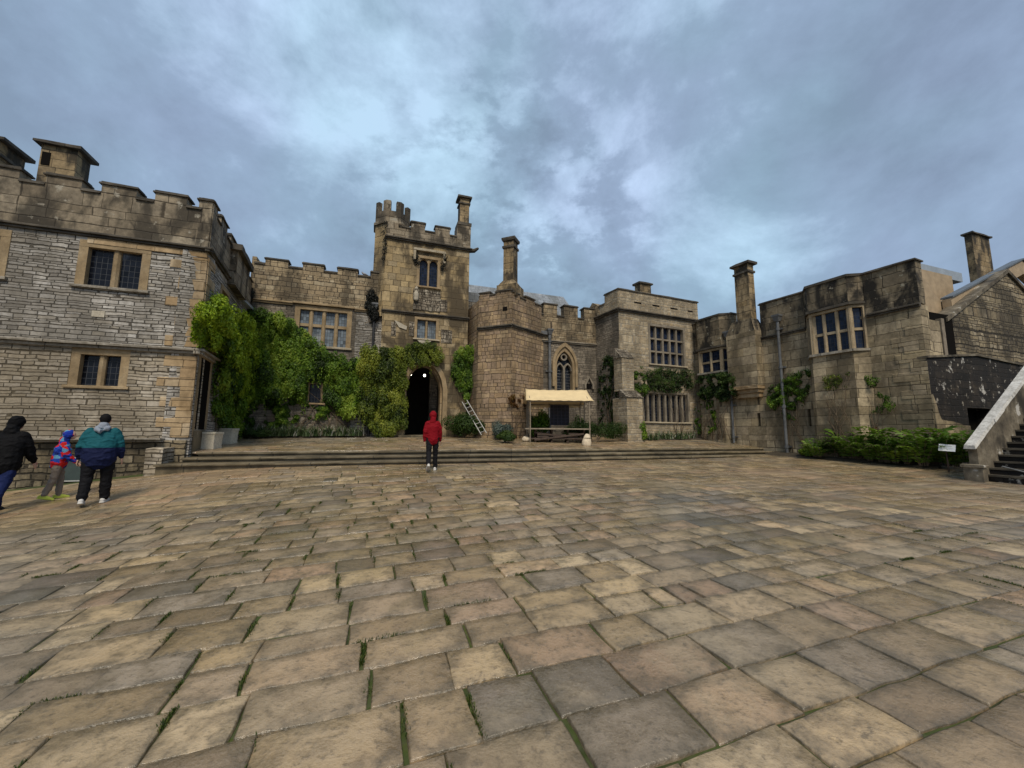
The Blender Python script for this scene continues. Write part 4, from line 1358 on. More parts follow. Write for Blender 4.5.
# --- gable end
Lg = 9.0
ue = FG.u(945, 322); pk = FG.hit(1006, 273)
ze_ = FG.z(945, 322)
GO = .45
FGb = FG.shift(-GO)
uk, zk = FGb.hit(1006, 273)
ue, ze_ = FGb.hit(946, 322)
rgt = uk + (uk - ue)
zlow = FG.z(975, 357)
wall(FGb, gl, [(ue, .2), (rgt, .2), (rgt, ze_), (uk, zk), (ue, ze_)], [], M['gable'], .45, name='gable_wall')
cp = MB()
for (xa, za, xb, zb_) in ((ue - .05, ze_, uk, zk), (uk, zk, rgt, ze_)):
    cp.add([(xa, -.08, za), (xb, -.08, zb_), (xb, .5, zb_), (xa, .5, za), (xa, -.08, za + .16), (xb, -.08, zb_ + .16), (xb, .5, zb_ + .16), (xa, .5, za + .16)],
           [(0, 3, 2, 1), (4, 5, 6, 7), (0, 1, 5, 4), (1, 2, 6, 5), (2, 3, 7, 6), (3, 0, 4, 7)])
part('gable_coping', cp, M['stair_stone'], FGb, gl)
# boarded gable and roof standing behind the stone gable
FGc = FG.shift(-1.05)
e0, e1 = FGc.hit(941, 300), FGc.hit(1012, 262.5)
bd = MB(); bd.slab([(FGc.u(922, 300), ze_ - 1.6), (e1[0], ze_ - 1.6), (e1[0], e1[1] - .1), (e0[0] + .05, e0[1] - .08), (FGc.u(922, 280), FGc.z(922, 274.5))], [], .02, .12)
part('boarded_gable', bd, M['boards'], FGc, gl)
vg = MB(); rf2 = MB()
for s_, t_ in (((e0[0], e0[1]), (e1[0], e1[1])), ((e1[0], e1[1]), (e1[0] + (e1[0] - e0[0]) * .9, e1[1] - (e1[1] - e0[1]) * .9))):
    def bar(mb, ya, yb, za, zb_):
        mb.add([(s_[0], ya, s_[1] + za), (t_[0], ya, t_[1] + za), (t_[0], yb, t_[1] + za), (s_[0], yb, s_[1] + za), (s_[0], ya, s_[1] + zb_), (t_[0], ya, t_[1] + zb_), (t_[0], yb, t_[1] + zb_), (s_[0], yb, s_[1] + zb_)],
               [(0, 3, 2, 1), (4, 5, 6, 7), (0, 1, 5, 4), (1, 2, 6, 5), (2, 3, 7, 6), (3, 0, 4, 7)])
    bar(vg, -.30, -.02, -.66, -.02)
    bar(rf2, -.36, .02, 0, .07)
rfp = part('roof', rf2, M['lead_dark'], FGc, gl)
part('verge_boards', vg, M['boards'], FGc, rfp)
pst = MB(); pp_ = FG.u(941, 350, .2)
pst.box(FG.u(943.5, 340, .25), FG.u(946.5, 340, .25), .25, .4, FG.z(940, 356, .25), FG.z(940, 318, .25))
part('timber_post', pst, M['wood_grey'], FG, gl)
part('end_wall', MB().box(.015, FG.u(938.5, 340, .2), .12, .44, .4, FG.z(938, 322, .2)), M['gallery'], FG, gl)
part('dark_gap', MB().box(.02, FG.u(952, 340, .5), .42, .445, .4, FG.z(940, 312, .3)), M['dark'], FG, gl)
rb = FG.shift(-1.9)
part('boarded_wall', MB().box(rb.u(922, 285), rb.u(953, 285), 0, .1, ze_ - 1.2, rb.z(938, 273)), M['boards'], rb, gl)
ho = FGc.shift(-2.5)
fl = MB(); zz = ho.z(940, 268)
fl.box(ho.u(921, 268), ho.u(961, 268), 0, 4, zz - .5, zz); part('flat_roof', fl, M['lead_roof'], ho, gl)
stack(ho, gl, ho.u(971, 250), ho.u(988, 250), -.1, .2, zz - 1.0, ho.z(974, 234), M['chimney'], .10, over=.10)
part('inner_wall', MB().box(.05, .5, .5, 9, .3, zRs), M['gallery'], FG, gl)

# --- low black-stained wall in front of the gable
dwl = root('black_wall', FG, 'low black stained wall with white lichen spots and a dark low doorway under the gable', 'wall')
dwl.name = 'lichened_wall'; WM['lichened_wall'] = WM.pop('black_wall')
a0, a1 = FG.u(968, 420), FG.u(992, 420)
dtop = FG.z(980, 408.5)
zl0, zl1, zl2 = FG.z(936, 359), FG.z(975, 356), FG.z(1022, 366)
wr = FG.u(1100, 380)
wall(FG, dwl, [(.0, .2), (a0, .2), (a0, dtop), (a1, dtop), (a1, .2), (wr, .2), (wr, zl2), (FG.u(1022, 366), zl2), (FG.u(975, 356), zl1), (-.02, zl0)], [], M['dark_wall'], .40, y0=-.015)
cpw = MB()
for (xa, za, xb, zb_) in ((-.04, zl0, FG.u(975, 356), zl1), (FG.u(975, 356), zl1, FG.u(1022, 366), zl2), (FG.u(1022, 366), zl2, wr, zl2)):
    cpw.add([(xa, -.07, za), (xb, -.07, zb_), (xb, .41, zb_), (xa, .41, za), (xa, -.07, za + .07), (xb, -.07, zb_ + .07), (xb, .41, zb_ + .07), (xa, .41, za + .07)],
            [(0, 3, 2, 1), (4, 5, 6, 7), (0, 1, 5, 4), (1, 2, 6, 5), (2, 3, 7, 6), (3, 0, 4, 7)])
part('coping', cpw, M['stair_stone'], FG, dwl)
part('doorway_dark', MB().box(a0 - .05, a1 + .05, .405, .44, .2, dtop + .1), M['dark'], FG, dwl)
part('lower_stones', MB().slab(rough([(0.0, .3), (a0 - .02, .3), (a0 - .03, FG.z(960, 426)), (.35, FG.z(950, 420)), (.02, FG.z(940, 395))], .3, .03), [], -.06, .1), M['gallery'], FG, dwl)

# ================================================================== outside staircase on the right
SP = Vector((12.80, 11.05))
FS = Facade(SP, TD)                           # stair climbs along x, treads run towards the viewer (-y)
sb_ = G(SP.x, SP.y)
sc_ = empty('stone_staircase', (SP.x, SP.y, sb_), 'outside stone staircase with a white lichened parapet at the right edge', 'staircase')
NS, RS, TS = 18, .175, .275
tm_ = MB()
for i in range(NS):
    x = .05 + i * TS
    tm_.rbox(x, 6.5, -2.3, -.02, sb_ - .6 if i == 0 else sb_ + RS * i - .0005, sb_ + RS * (i + 1) - .045, .006, .8) if False else None
for i in range(NS):
    x = .05 + i * TS
    tm_.box(x + .03, x + TS + .03, -2.6, -.10, sb_ - .5, sb_ + RS * (i + 1) - .05)
fl_ = part('flight', tm_, M['dark_wall'], FS, sc_)
tn = MB()
for i in range(NS):
    x = .05 + i * TS
    j = random.uniform(-.012, .012)
    tn.box(x + j, x + TS + .028, -2.6, -.10, sb_ + RS * (i + 1) - .048, sb_ + RS * (i + 1) + random.uniform(-.006, .006))
part('treads', tn, M['tread'], FS, fl_)
pw = MB()
slope = RS / TS
Lx = NS * TS
z0p = sb_ + 1.02
pw.slab(rough([(-.12, sb_ - .4), (Lx, sb_ - .4), (Lx, z0p + Lx * slope), (-.12, z0p - .12 * slope)], .5, .008), [], -.10, .08)
pwp = part('parapet_wall', pw, M['stair_stone'], FS, sc_)
cpp = MB()
n_ = 9
for i in range(n_):
    xa, xb = -.26 + (Lx + .26) * i / n_, -.26 + (Lx + .26) * (i + 1) / n_ - .008
    za, zb_ = z0p + xa * slope, z0p + xb * slope
    e = random.uniform(-.012, .012)
    cpp.add([(xa, -.135 + e, za), (xb, -.135 + e, zb_), (xb, .11, zb_), (xa, .11, za), (xa, -.115 + e, za + .10), (xb, -.115 + e, zb_ + .10), (xb, .09, zb_ + .10), (xa, .09, za + .10)],
            [(0, 3, 2, 1), (4, 5, 6, 7), (0, 1, 5, 4), (1, 2, 6, 5), (2, 3, 7, 6), (3, 0, 4, 7)])
part('coping', cpp, M['white_coping'], FS, pwp)
nw = MB(); nw.rbox(-.32, -.125, -.24, .14, sb_ - .3, sb_ + .36, .012, .1); nw.rbox(-.36, -.122, -.28, .18, sb_ + .361, sb_ + .44, .01, .1)
part('newel_block', nw, M['stair_stone'], FS, sc_)
hr_ = MB()
hr_.loft([(-.05, -.5, sb_ + .42), (.25, -.9, sb_ + .25), (.55, -1.45, sb_ + .10)], [.018, .018, .018], 8)
part('handrail', hr_, M['lead'], FS, sc_)

# ================================================================== ground, paving and steps
TP = Vector((-TD.y, TD.x))


def grid_sheet(name, f, x0, x1, y0, y1, st, keep, mat, kind='structure'):
    nx, ny = int((x1 - x0) / st), int((y1 - y0) / st)
    vs = [(x0 + (x1 - x0) * i / nx, y0 + (y1 - y0) * j / ny) for j in range(ny + 1) for i in range(nx + 1)]
    vz = [(x, y, f(x, y)) for x, y in vs]
    fs = []
    for j in range(ny):
        for i in range(nx):
            a = j * (nx + 1) + i
            if keep(*vs[a]):
                fs.append((a, a + 1, a + nx + 2, a + nx + 1))
    m = MB(); m.v = vz; m.f = fs
    o = part(name, m, mat, smooth=True)
    return tag(o, kind=kind)


gm = MB().add([(-600, -600, -1.6), (600, -600, -1.6), (600, 600, -1.6), (-600, 600, -1.6)], [(0, 1, 2, 3)])
tag(part('ground', gm, M['earth']), kind='structure')
grid_sheet('courtyard_bed', lambda x, y: G(x, y) - .019, -22, 22, -6, 20, .5, lambda x, y: y < edge_y(x) + .2, M['soil'])
grid_sheet('terrace_bed', lambda x, y: Gt(x, y) - .03, -16, 16, 8, 25, .5, lambda x, y: y > edge_y(x) + .42 and y < edge_y(x) + 9.5, M['soil'])

rails = random.Random(11)
GAPS = []


def paving(name, f, inside, s0, s1, t0, t1, rowh, lens, joint, dark=()):
    V, Fc, C = [], [], []
    t = t0
    while t < t1:
        h = rails.uniform(*rowh)
        s = s0 + rails.uniform(0, 1)
        wob = rails.uniform(-.01, .01)
        while s < s1:
            l = rails.uniform(*lens)
            if rails.random() < .16: l *= .6
            c = TD * (s + l / 2) + TP * (t + h / 2)
            if not inside(c.x, c.y):
                s += l; continue
            dist = math.hypot(c.x, c.y)
            n = 8 if dist < 5 else (5 if dist < 10 else 3)
            jt = joint * rails.uniform(.4, 1.7) / 2 * (1 if dist < 6 else .4)
            co = []
            for (a, b) in ((0, 0), (1, 0), (1, 1), (0, 1)):
                co.append(Vector((s + a * l + (jt if a == 0 else -jt) + rails.uniform(-.016, .016), t + b * h + (jt if b == 0 else -jt) + rails.uniform(-.014, .014))))
            if dist < 9: GAPS.append((s, t, l, h))
            tz = rails.uniform(-.003, .004); tx_, ty_ = rails.uniform(-.007, .007), rails.uniform(-.007, .007)
            d = 0.0
            for k in dark:
                if abs(k[0] - c.x) < l / 2 + .1 and abs(k[1] - c.y) < h / 2 + .1: d = k[2]
            if rails.random() < .012: d = .7
            col = (rails.random(), rails.random(), d, 1)
            b0 = len(V)
            ed = .009
            for j in range(n + 1):
                for i in range(n + 1):
                    fu, fv = i / n, j / n
                    eu = min(fu, 1 - fu); ev = min(fv, 1 - fv)
                    # crowd the outer ring towards the edge to round it over
                    gu = fu if i in (0, n) else (ed / l if i == 1 else (1 - ed / l if i == n - 1 else fu))
                    gv = fv if j in (0, n) else (ed / h if j == 1 else (1 - ed / h if j == n - 1 else fv))
                    p = (co[0] * (1 - gu) + co[1] * gu) * (1 - gv) + (co[3] * (1 - gu) + co[2] * gu) * gv
                    edge = i in (0, n) or j in (0, n)
                    w2 = TD * p.x + TP * p.y
                    if dist < 10:
                        q = mnoise.noise_vector(Vector((w2.x * 5, w2.y * 5, 1.7))) * .014
                        w2 = w2 + Vector((q.x, q.y)) * (1.0 if edge else .4)
                    zz = f(w2.x, w2.y) + tz + tx_ * (gu - .5) * l * 2 + ty_ * (gv - .5) * h * 2
                    zz += mnoise.noise(Vector((w2.x * 2.3, w2.y * 2.3, c.x))) * .008
                    if edge: zz -= .0045
                    ring = min(i, j, n - i, n - j)
                    al = 0.0 if ring == 0 else ((.45 if n > 4 else .8) if ring == 1 else 1.0)
                    V.append((w2.x, w2.y, zz)); C.append((col[0], col[1], col[2], al))
            for j in range(n):
                for i in range(n):
                    a = b0 + j * (n + 1) + i
                    Fc.append((a, a + 1, a + n + 2, a + n + 1))
            rim = [b0 + i for i in range(n)] + [b0 + n + (n + 1) * j for j in range(n)] + [b0 + (n + 1) * n + n - i for i in range(n)] + [b0 + (n + 1) * (n - j) for j in range(n)]
            b1 = len(V)
            for r_ in rim:
                V.append((V[r_][0], V[r_][1], V[r_][2] - .05)); C.append(col)
            k = len(rim)
            for i in range(k):
                Fc.append((rim[(i + 1) % k], rim[i], b1 + i, b1 + (i + 1) % k))
            s += l
        t += h
    me = bpy.data.meshes.new(name)
    me.from_pydata(V, [], Fc)
    at = me.color_attributes.new('tint', 'FLOAT_COLOR', 'POINT')
    at.data.foreach_set('color', np.array(C, 'f').ravel())
    me.polygons.foreach_set('use_smooth', [True] * len(me.polygons))
    me.update()
    o = part(name, me, M['slab'])
    return tag(o, kind='structure')


dk = []
for px, py, v in ((505, 490, .9), (683, 519, .8), (716, 517, .85), (742, 517, .9), (675, 498, .7), (532, 708, .55), (720, 500, .6), (800, 497, .5)):
    p = on_ground(px, py); dk.append((p.x, p.y, v))
paving('courtyard_paving', G, lambda x, y: y < edge_y(x, .98) + .28 and -20 < x < 18.5 and y > -1.6, -26, 26, -10, 20, (.29, .45), (.36, .74), .013, dk)
paving('terrace_paving', Gt, lambda x, y: edge_y(x) + .34 < y < edge_y(x) + 8.5 and -14.5 < x < 12.5, -20, 20, 8, 26, (.30, .46), (.36, .74), .015)

# broad steps up to the terrace
ss = empty('stone_steps', (-2.5, 13.3, .57), 'broad worn stone steps crossing the courtyard up to the terrace', 'steps')
for k, (off, zt) in enumerate(((.98, .69), (.52, .82), (.0, .95))):
    m = MB()
    xa = -9.05 - (0 if k else .2); xb = 11.9
    n = int((xb - xa) / .42)
    vs, fs = [], []
    sx_ = TD.x
    wear = lambda x: mnoise.noise(Vector((x * .9, k * 3.1, 0))) * .035
    for i in range(n + 1):
        x = xa + (xb - xa) * i / n
        y = edge_y(x, off)
        jz = wear(x) * .6 + random.uniform(-.006, .006)
        jy = wear(x + 50) * 1.2 + random.uniform(-.012, .012)
        back = .62
        vs += [(x, y + jy + .075, zt - .32), (x, y + jy + .075, zt - .062), (x, y + jy, zt - .055), (x, y + jy, zt - .018 + jz), (x, y + jy + .025, zt + jz), (x - .347 * back * .9, y + back, zt + .004 + jz * .3), (x - .347 * back * .9, y + back, zt - .32)]
    q = 7
    for i in range(n):
        a = i * q
        for j in range(q):
            fs.append((a + j, a + (j + 1) % q, a + q + (j + 1) % q, a + q + j))
    fs += [tuple(reversed(range(q))), tuple(n * q + j for j in range(q))]
    m.add(vs, fs)
    part('step', m, M['step'], None, ss, M=Matrix.Identity(4))
# low stone cheek where the steps meet the house
ck = empty('stone_cheek', (-9.0, 10.6, .4), 'rough low stone cheek closing the left end of the broad steps', 'stone block')
p_ = on_ground(166, 468)
cm = MB(); fsq = FA.shift(.98)
cm.rbox(FA.u(148, 455, -.6), FA.u(165, 455, -.6), -.75, -.1, .2, FA.z(157, 448, -.7), .03, .2)
part('block', cm, M['rubble_tan'], FA, ck)

# planting beds (raised earth) along the walls
def bed(name, F, a, b, d, z0, z1):
    m = MB(); n = 14
    vs, fs = [], []
    for i in range(n + 1):
        u = a + (b - a) * i / n
        p = F.M @ Vector((u, -d * (1 + .15 * math.sin(i * 2.1)), 0)); q = F.M @ Vector((u, .05, 0))
        gz = ground(p.x, p.y)
        vs += [(p.x, p.y, gz - .1), (p.x * .8 + q.x * .2, p.y * .8 + q.y * .2, gz + .07), (q.x, q.y, gz + .16)]
    for i in range(n):
        fs += [(3 * i, 3 * i + 3, 3 * i + 4, 3 * i + 1), (3 * i + 1, 3 * i + 4, 3 * i + 5, 3 * i + 2)]
    m.add(vs, fs)
    return tag(part(name, m, M['earth'], smooth=True), kind='structure')


bed('planting_bed', FR, FR.u(775, 440), lu + .2, .95, 0, 0)
bed('planting_bed', FB, .3, FB.u(366, 430), .55, 0, 0)
bed('planting_bed', FM, .6, (RE - MC).length - .2, .7, 0, 0)

# ================================================================== plants
def leaf_mesh(name, P, Nn, size, tint, aspect=1.5, fold=.25, droop=None):
    """one mesh of many small leaves: positions, facing normals, lengths, tints (numpy)"""
    n = len(P)
    Nn = Nn / (np.linalg.norm(Nn, axis=1, keepdims=True) + 1e-9)
    down = np.tile(np.array([[0, 0, -1.0]]), (n, 1)) + rng.normal(0, .55, (n, 3))
    if droop is not None: down = droop
    t = down - Nn * (down * Nn).sum(1, keepdims=True)
    t /= np.linalg.norm(t, axis=1, keepdims=True) + 1e-9
    b = np.cross(Nn, t)
    L = size[:, None]; Wd = L / aspect
    base = P - t * L * .5
    tip = P + t * L * .5 - Nn * L * .12
    l = P + b * Wd * .5 + Nn * L * fold * .4 - t * L * .08
    r = P - b * Wd * .5 + Nn * L * fold * .4 - t * L * .08
    V = np.stack([base, r, tip, l], 1).reshape(-1, 3)
    me = bpy.data.meshes.new(name)
    me.vertices.add(4 * n); me.vertices.foreach_set('co', V.astype('f').ravel())
    idx = np.arange(4 * n).reshape(n, 4)
    tri = np.concatenate([idx[:, [0, 1, 2]], idx[:, [0, 2, 3]]], 0)
    tri = np.stack([idx[:, [0, 1, 2]], idx[:, [0, 2, 3]]], 1).reshape(-1, 3)
    me.loops.add(6 * n); me.loops.foreach_set('vertex_index', tri.ravel().astype('i'))
    me.polygons.add(2 * n); me.polygons.foreach_set('loop_start', np.arange(0, 6 * n, 3).astype('i')); me.polygons.foreach_set('loop_total', np.full(2 * n, 3, 'i'))
    at = me.attributes.new('tint', 'FLOAT', 'POINT'); at.data.foreach_set('value', np.repeat(np.clip(tint, 0, 1), 4).astype('f'))
    me.update(); me.validate()
    return me


def inpoly(p, poly):
    x, y = p; c = False; n = len(poly)
    for i in range(n):
        x1, y1 = poly[i]; x2, y2 = poly[i - 1]
        if (y1 > y) != (y2 > y) and x < (x2 - x1) * (y - y1) / (y2 - y1) + x1: c = not c
    return c


def creeper(name, F, pixpoly, n_clump, per, rad, depth, leaf, mat, label, cat='climbing plant', y0=0.0, stems=4, tint_bias=0.0, group=None, zbase=None, back=1.0, gaps=.45, avoid=(), drape=1.3, aspect=1.9, flat=False, strands=None):
    poly = [F.hit(px, py, y0 - depth * .3) for px, py in pixpoly]
    us = [p[0] for p in poly]; zs = [p[1] for p in poly]
    av = [F.rect(*a) for a in avoid]
    hid = lambda u, z, m=0.0: any(a[0] - m < u < a[1] + m and a[2] - m < z < a[3] + m for a in av)
    cl = []
    tries = 0
    while len(cl) < n_clump and tries < n_clump * 60:
        tries += 1
        u, z = random.uniform(min(us), max(us)), random.uniform(min(zs), max(zs))
        if not inpoly((u, z), poly) or hid(u, z, rad * .7): continue
        if mnoise.noise(Vector((u * 1.3, z * 1.3, len(name)))) * .5 + .5 < gaps * random.random(): continue
        cl.append((u, z))
    P, Nn, Sz, T = [], [], [], []
    for u, z in cl:
        r = rad * random.uniform(.4, 1.45)
        y = y0 - depth * min(1.0, max(.05, .5 + .9 * mnoise.noise(Vector((u * .9, z * .9, 7.7))) + random.uniform(-.34, .34)))
        m = int(per * (r / rad) ** 1.6)
        d = rng.normal(0, 1, (m, 3)); d /= np.linalg.norm(d, axis=1, keepdims=True)
        d[:, 1] = np.where(d[:, 1] > .35, -d[:, 1], d[:, 1])
        rr = r * rng.uniform(.25, 1.0, (m, 1)) ** .45
        p = np.array([[u, y, z]]) + d * rr * np.array([[.85, .75, drape]])
        p[:, 1] = np.minimum(p[:, 1], y0 - .03)
        P.append(p); Nn.append(d * .8 + np.array([[0, -.55, .35]]) + rng.normal(0, .45, (m, 3)))
        Sz.append(leaf * rng.uniform(.6, 1.35, m)); T.append(np.clip(.5 + .75 * mnoise.noise(Vector((u * 1.3, z * 1.3, 3.3))) + random.gauss(0, .17) + tint_bias + rng.normal(0, .14, m), 0, 1))
    for k in range(0 if flat else (n_clump // 5 if strands is None else strands)):   # loose hanging shoots
        u, z = random.choice(cl)
        y = y0 - depth * random.uniform(.5, 1.1); ln = random.uniform(.25, .85); m = int(ln * 42)
        f = np.linspace(0, 1, m)[:, None]
        dxy = np.array([[random.uniform(-.35, .35), -random.uniform(.0, .25), 0]])
        p = np.array([[u, y, z]]) + dxy * f * ln + np.array([[0, 0, 1.0]]) * (.18 * f - 1.05 * f * f) * ln + rng.normal(0, .028, (m, 3))
        P.append(p); Nn.append(np.array([[0, -.7, .4]]) + rng.normal(0, .6, (m, 3))); Sz.append(leaf * rng.uniform(.5, 1.1, m)); T.append(np.clip(.62 + tint_bias + rng.normal(0, .13, m), 0, 1))
    if flat:                       # thin growth clinging to the wall in wandering patches
        P, Nn, Sz, T = [], [], [], []
        q = []; tries = 0
        while len(q) < n_clump * per and tries < n_clump * per * 12:
            tries += 1
            u, z = random.uniform(min(us), max(us)), random.uniform(min(zs), max(zs))
            v = .5 + .55 * mnoise.noise(Vector((u * 1.9, z * 1.9, 5.5))) + .45 * mnoise.noise(Vector((u * 5.5, z * 5.5, 1.5)))
            if not inpoly((u + random.gauss(0, .07), z + random.gauss(0, .07)), poly) or v < gaps + random.uniform(-.07, .07): continue
            q.append((u, y0 - .03 - depth * max(0, v - gaps) * 1.8 * random.random(), z, v))
        q = np.array(q)
        P.append(q[:, :3]); Nn.append(np.array([[0, -.8, .35]]) + rng.normal(0, .5, (len(q), 3))); Sz.append(leaf * rng.uniform(.55, 1.3, len(q)))
        T.append(np.clip((q[:, 3] - .35) * 1.1 + tint_bias + rng.normal(0, .14, len(q)), 0, 1))
    # sparse flat layer against the wall; darker tint paints shade under the leaves
    m = 0 if flat else int(n_clump * per * .25 * back)
    q = []
    while len(q) < m:
        u, z = random.uniform(min(us), max(us)), random.uniform(min(zs), max(zs))
        if inpoly((u, z), poly) and not hid(u, z): q.append((u, y0 - random.uniform(.02, .16), z))
    if q:
        P.append(np.array(q)); Nn.append(np.array([[0, -1, .2]]) + rng.normal(0, .4, (m, 3))); Sz.append(leaf * rng.uniform(.6, 1.2, m)); T.append(np.clip(.32 + tint_bias + rng.normal(0, .12, m), 0, 1))
    P, Nn, Sz, T = np.concatenate(P), np.concatenate(Nn), np.concatenate(Sz), np.concatenate(T)
    uc = sum(us) / len(us)
    zb = min(zs) if zbase is None else zbase
    w = F.M @ Vector((uc, y0 - .1, zb))
    o = empty(name, w, label, cat, group)
    me = leaf_mesh('foliage', P, Nn, Sz, T, aspect)
    part('foliage', me, M[mat], F, o)
    if stems:
        sm = MB()
        for k in range(stems):
            u = uc + random.uniform(-.32, .32) * (max(us) - min(us))
            tgt = random.choice(cl) if cl else (uc, max(zs))
            pts, rad_ = [], []
            for i in range(8):
                f = i / 7
                pts.append((u + (tgt[0] - u) * f ** 1.3 + random.uniform(-.13, .13), y0 - .05 - .04 * random.random(), zb - .1 + (tgt[1] - zb) * f)); rad_.append(.020 * (1 - f * .75))
            sm.loft(pts, rad_, 6, caps=False)
        part('stems', sm, M['bark'], F, o, smooth=True)
    return o


def bush(name, P, rx, ry, h, n, leaf, mat, label, cat='shrub', lumps=9, tint=0.0, group=None, flat=False, rz=0.0, aspect=1.6, box=False):
    """a shrub built of many leaves on short branches"""
    o = empty(name, P, label, cat, group)
    Pp, Nn, T = [], [], []
    for k in range(lumps):
        if box:
            c = np.array([rx * random.uniform(-.85, .85), ry * random.uniform(-.6, .6), h * random.uniform(.3, .72)]); r = np.array([rx * .3, ry * .55, h * .3])
        else:
            a = random.uniform(0, 6.28); f = random.random() ** .6
            c = np.array([rx * .62 * f * math.cos(a), ry * .62 * f * math.sin(a), h * (random.uniform(.28, .68) * (1 - .35 * f))]); r = np.array([rx, ry, h * .62]) * random.uniform(.30, .52)
        m = n // lumps
        d = rng.normal(0, 1, (m, 3)); d /= np.linalg.norm(d, axis=1, keepdims=True)
        p = c + d * r * rng.uniform(.2, 1, (m, 1)) ** .4
        p[:, 2] = np.where(p[:, 2] < .03, .03 + rng.uniform(0, .15, m), p[:, 2])
        if box:
            p[:, 2] = np.minimum(p[:, 2], h + rng.normal(0, .015, m)); p[:, 0] = np.clip(p[:, 0], -rx, rx); p[:, 1] = np.clip(p[:, 1], -ry, ry)
        Pp.append(p); Nn.append(d + np.array([[0, 0, .5]]) + rng.normal(0, .4, (m, 3)))
        T.append(np.clip(random.gauss(.5, .15) + tint + rng.normal(0, .13, m), 0, 1))
    Pp, Nn, T = np.concatenate(Pp), np.concatenate(Nn), np.concatenate(T)
    Mx = Matrix.Translation(Vector(P)) @ Matrix.Rotation(rz, 4, 'Z')
    part('foliage', leaf_mesh('foliage', Pp, Nn, leaf * rng.uniform(.6, 1.3, len(Pp)), T, aspect), M[mat], None, o, M=Mx)
    sm = MB()
    for k in range(6):
        a = random.uniform(0, 6.28)
        sm.loft([(0.06 * math.cos(a), .06 * math.sin(a), -.08), (rx * .3 * math.cos(a), ry * .3 * math.sin(a), h * .3), (rx * .5 * math.cos(a), ry * .5 * math.sin(a), h * .62)], [.022, .016, .007], 5, False)
    part('stems', sm, M['bark'], None, o, M=Mx)
    return o


def fern(P, L, nf, label, group, mat='leaf_fern'):
    o = empty('fern', P, label, 'fern', group)
    Pp, Nn, Sz, T, D = [], [], [], [], []
    sm = MB()
    for k in range(nf):
        a = 2 * math.pi * (k + random.uniform(-.3, .3)) / nf
        l = L * random.uniform(.75, 1.15); up = random.uniform(.75, 1.25)
        d = np.array([math.cos(a), math.sin(a), 0]); sd = np.array([-math.sin(a), math.cos(a), 0])
        tb = random.gauss(.5, .17)
        prev = None; stem = []
        for i in range(13):
            f = i / 12
            c = d * (l * (.08 + .9 * f ** 1.1)) + np.array([0, 0, l * up * (2.3 * f - 1.65 * f * f) * 1.0 + .04])
            stem.append(tuple(c))
            if i == 0: continue
            w = l * .20 * math.sin(math.pi * min(1, .12 + f * .9)) + .02
            tg = c - np.array(stem[i - 1]); tg /= np.linalg.norm(tg)
            nn = np.cross(sd, tg); nn = nn if nn[2] > 0 else -nn
            for s_ in (-1, 1):
                Pp.append(c + sd * s_ * w * .5 + np.array([0, 0, -w * .12])); Nn.append(nn + rng.normal(0, .2, 3)); Sz.append(w * 1.05); T.append(tb + random.gauss(0, .07)); D.append(sd * s_ + tg * .45 + np.array([0, 0, -.25]))
        sm.loft(stem, [.008 - .0005 * i for i in range(13)], 4, False)
    me = leaf_mesh('fronds', np.array(Pp), np.array(Nn), np.array(Sz), np.array(T), 2.3, .1, np.array(D))
    Mx = Matrix.Translation(Vector(P))
    part('fronds', me, M[mat], None, o, M=Mx)
    part('stems', sm, M['bark'], None, o, M=Mx)
    return o


def strap_plant(name, P, n, L, label, group, white=.12, cat='plant'):
    """clump of arching strap leaves"""
    V, F_, T = [], [], []
    for k in range(n):
        a = random.uniform(0, 6.28); l = L * random.uniform(.6, 1.2); bend = random.uniform(.3, 1.0); w = random.uniform(.012, .022)
        d = Vector((math.cos(a), math.sin(a), 0)); s_ = Vector((-d.y, d.x, 0)); st = Vector((random.gauss(0, .07), random.gauss(0, .07), 0))
        t = 1.0 if random.random() < white else random.uniform(0, .72)
        b = len(V)
        for i in range(6):
            f = i / 5
            c = st + d * l * bend * f ** 1.6 * .75 + Vector((0, 0, l * (f - bend * .55 * f * f)))
            ww = w * (1 - f ** 2) + .002
            V += [tuple(c - s_ * ww), tuple(c + s_ * ww)]; T += [t, t]
        for i in range(5):
            F_.append((b + 2 * i, b + 2 * i + 1, b + 2 * i + 3, b + 2 * i + 2))
    me = bpy.data.meshes.new(name); me.from_pydata(V, [], F_)
    at = me.attributes.new('tint', 'FLOAT', 'POINT'); at.data.foreach_set('value', np.array(T, 'f'))
    me.update()
    o = part(name, me, M['strap'], M=Matrix.Translation(Vector(P)))
    return tag(o, label, cat, group)


def wp(F, px, py, y=0.0):
    u, z = F.hit(px, py, y)
    return F.M @ Vector((u, y, z))


def base_at(F, px, d):
    """ground point in front of a facade at image column px"""
    u = F.u(px, 435, -d)
    p = F.M @ Vector((u, -d, 0))
    return Vector((p.x, p.y, ground(p.x, p.y) + .05))


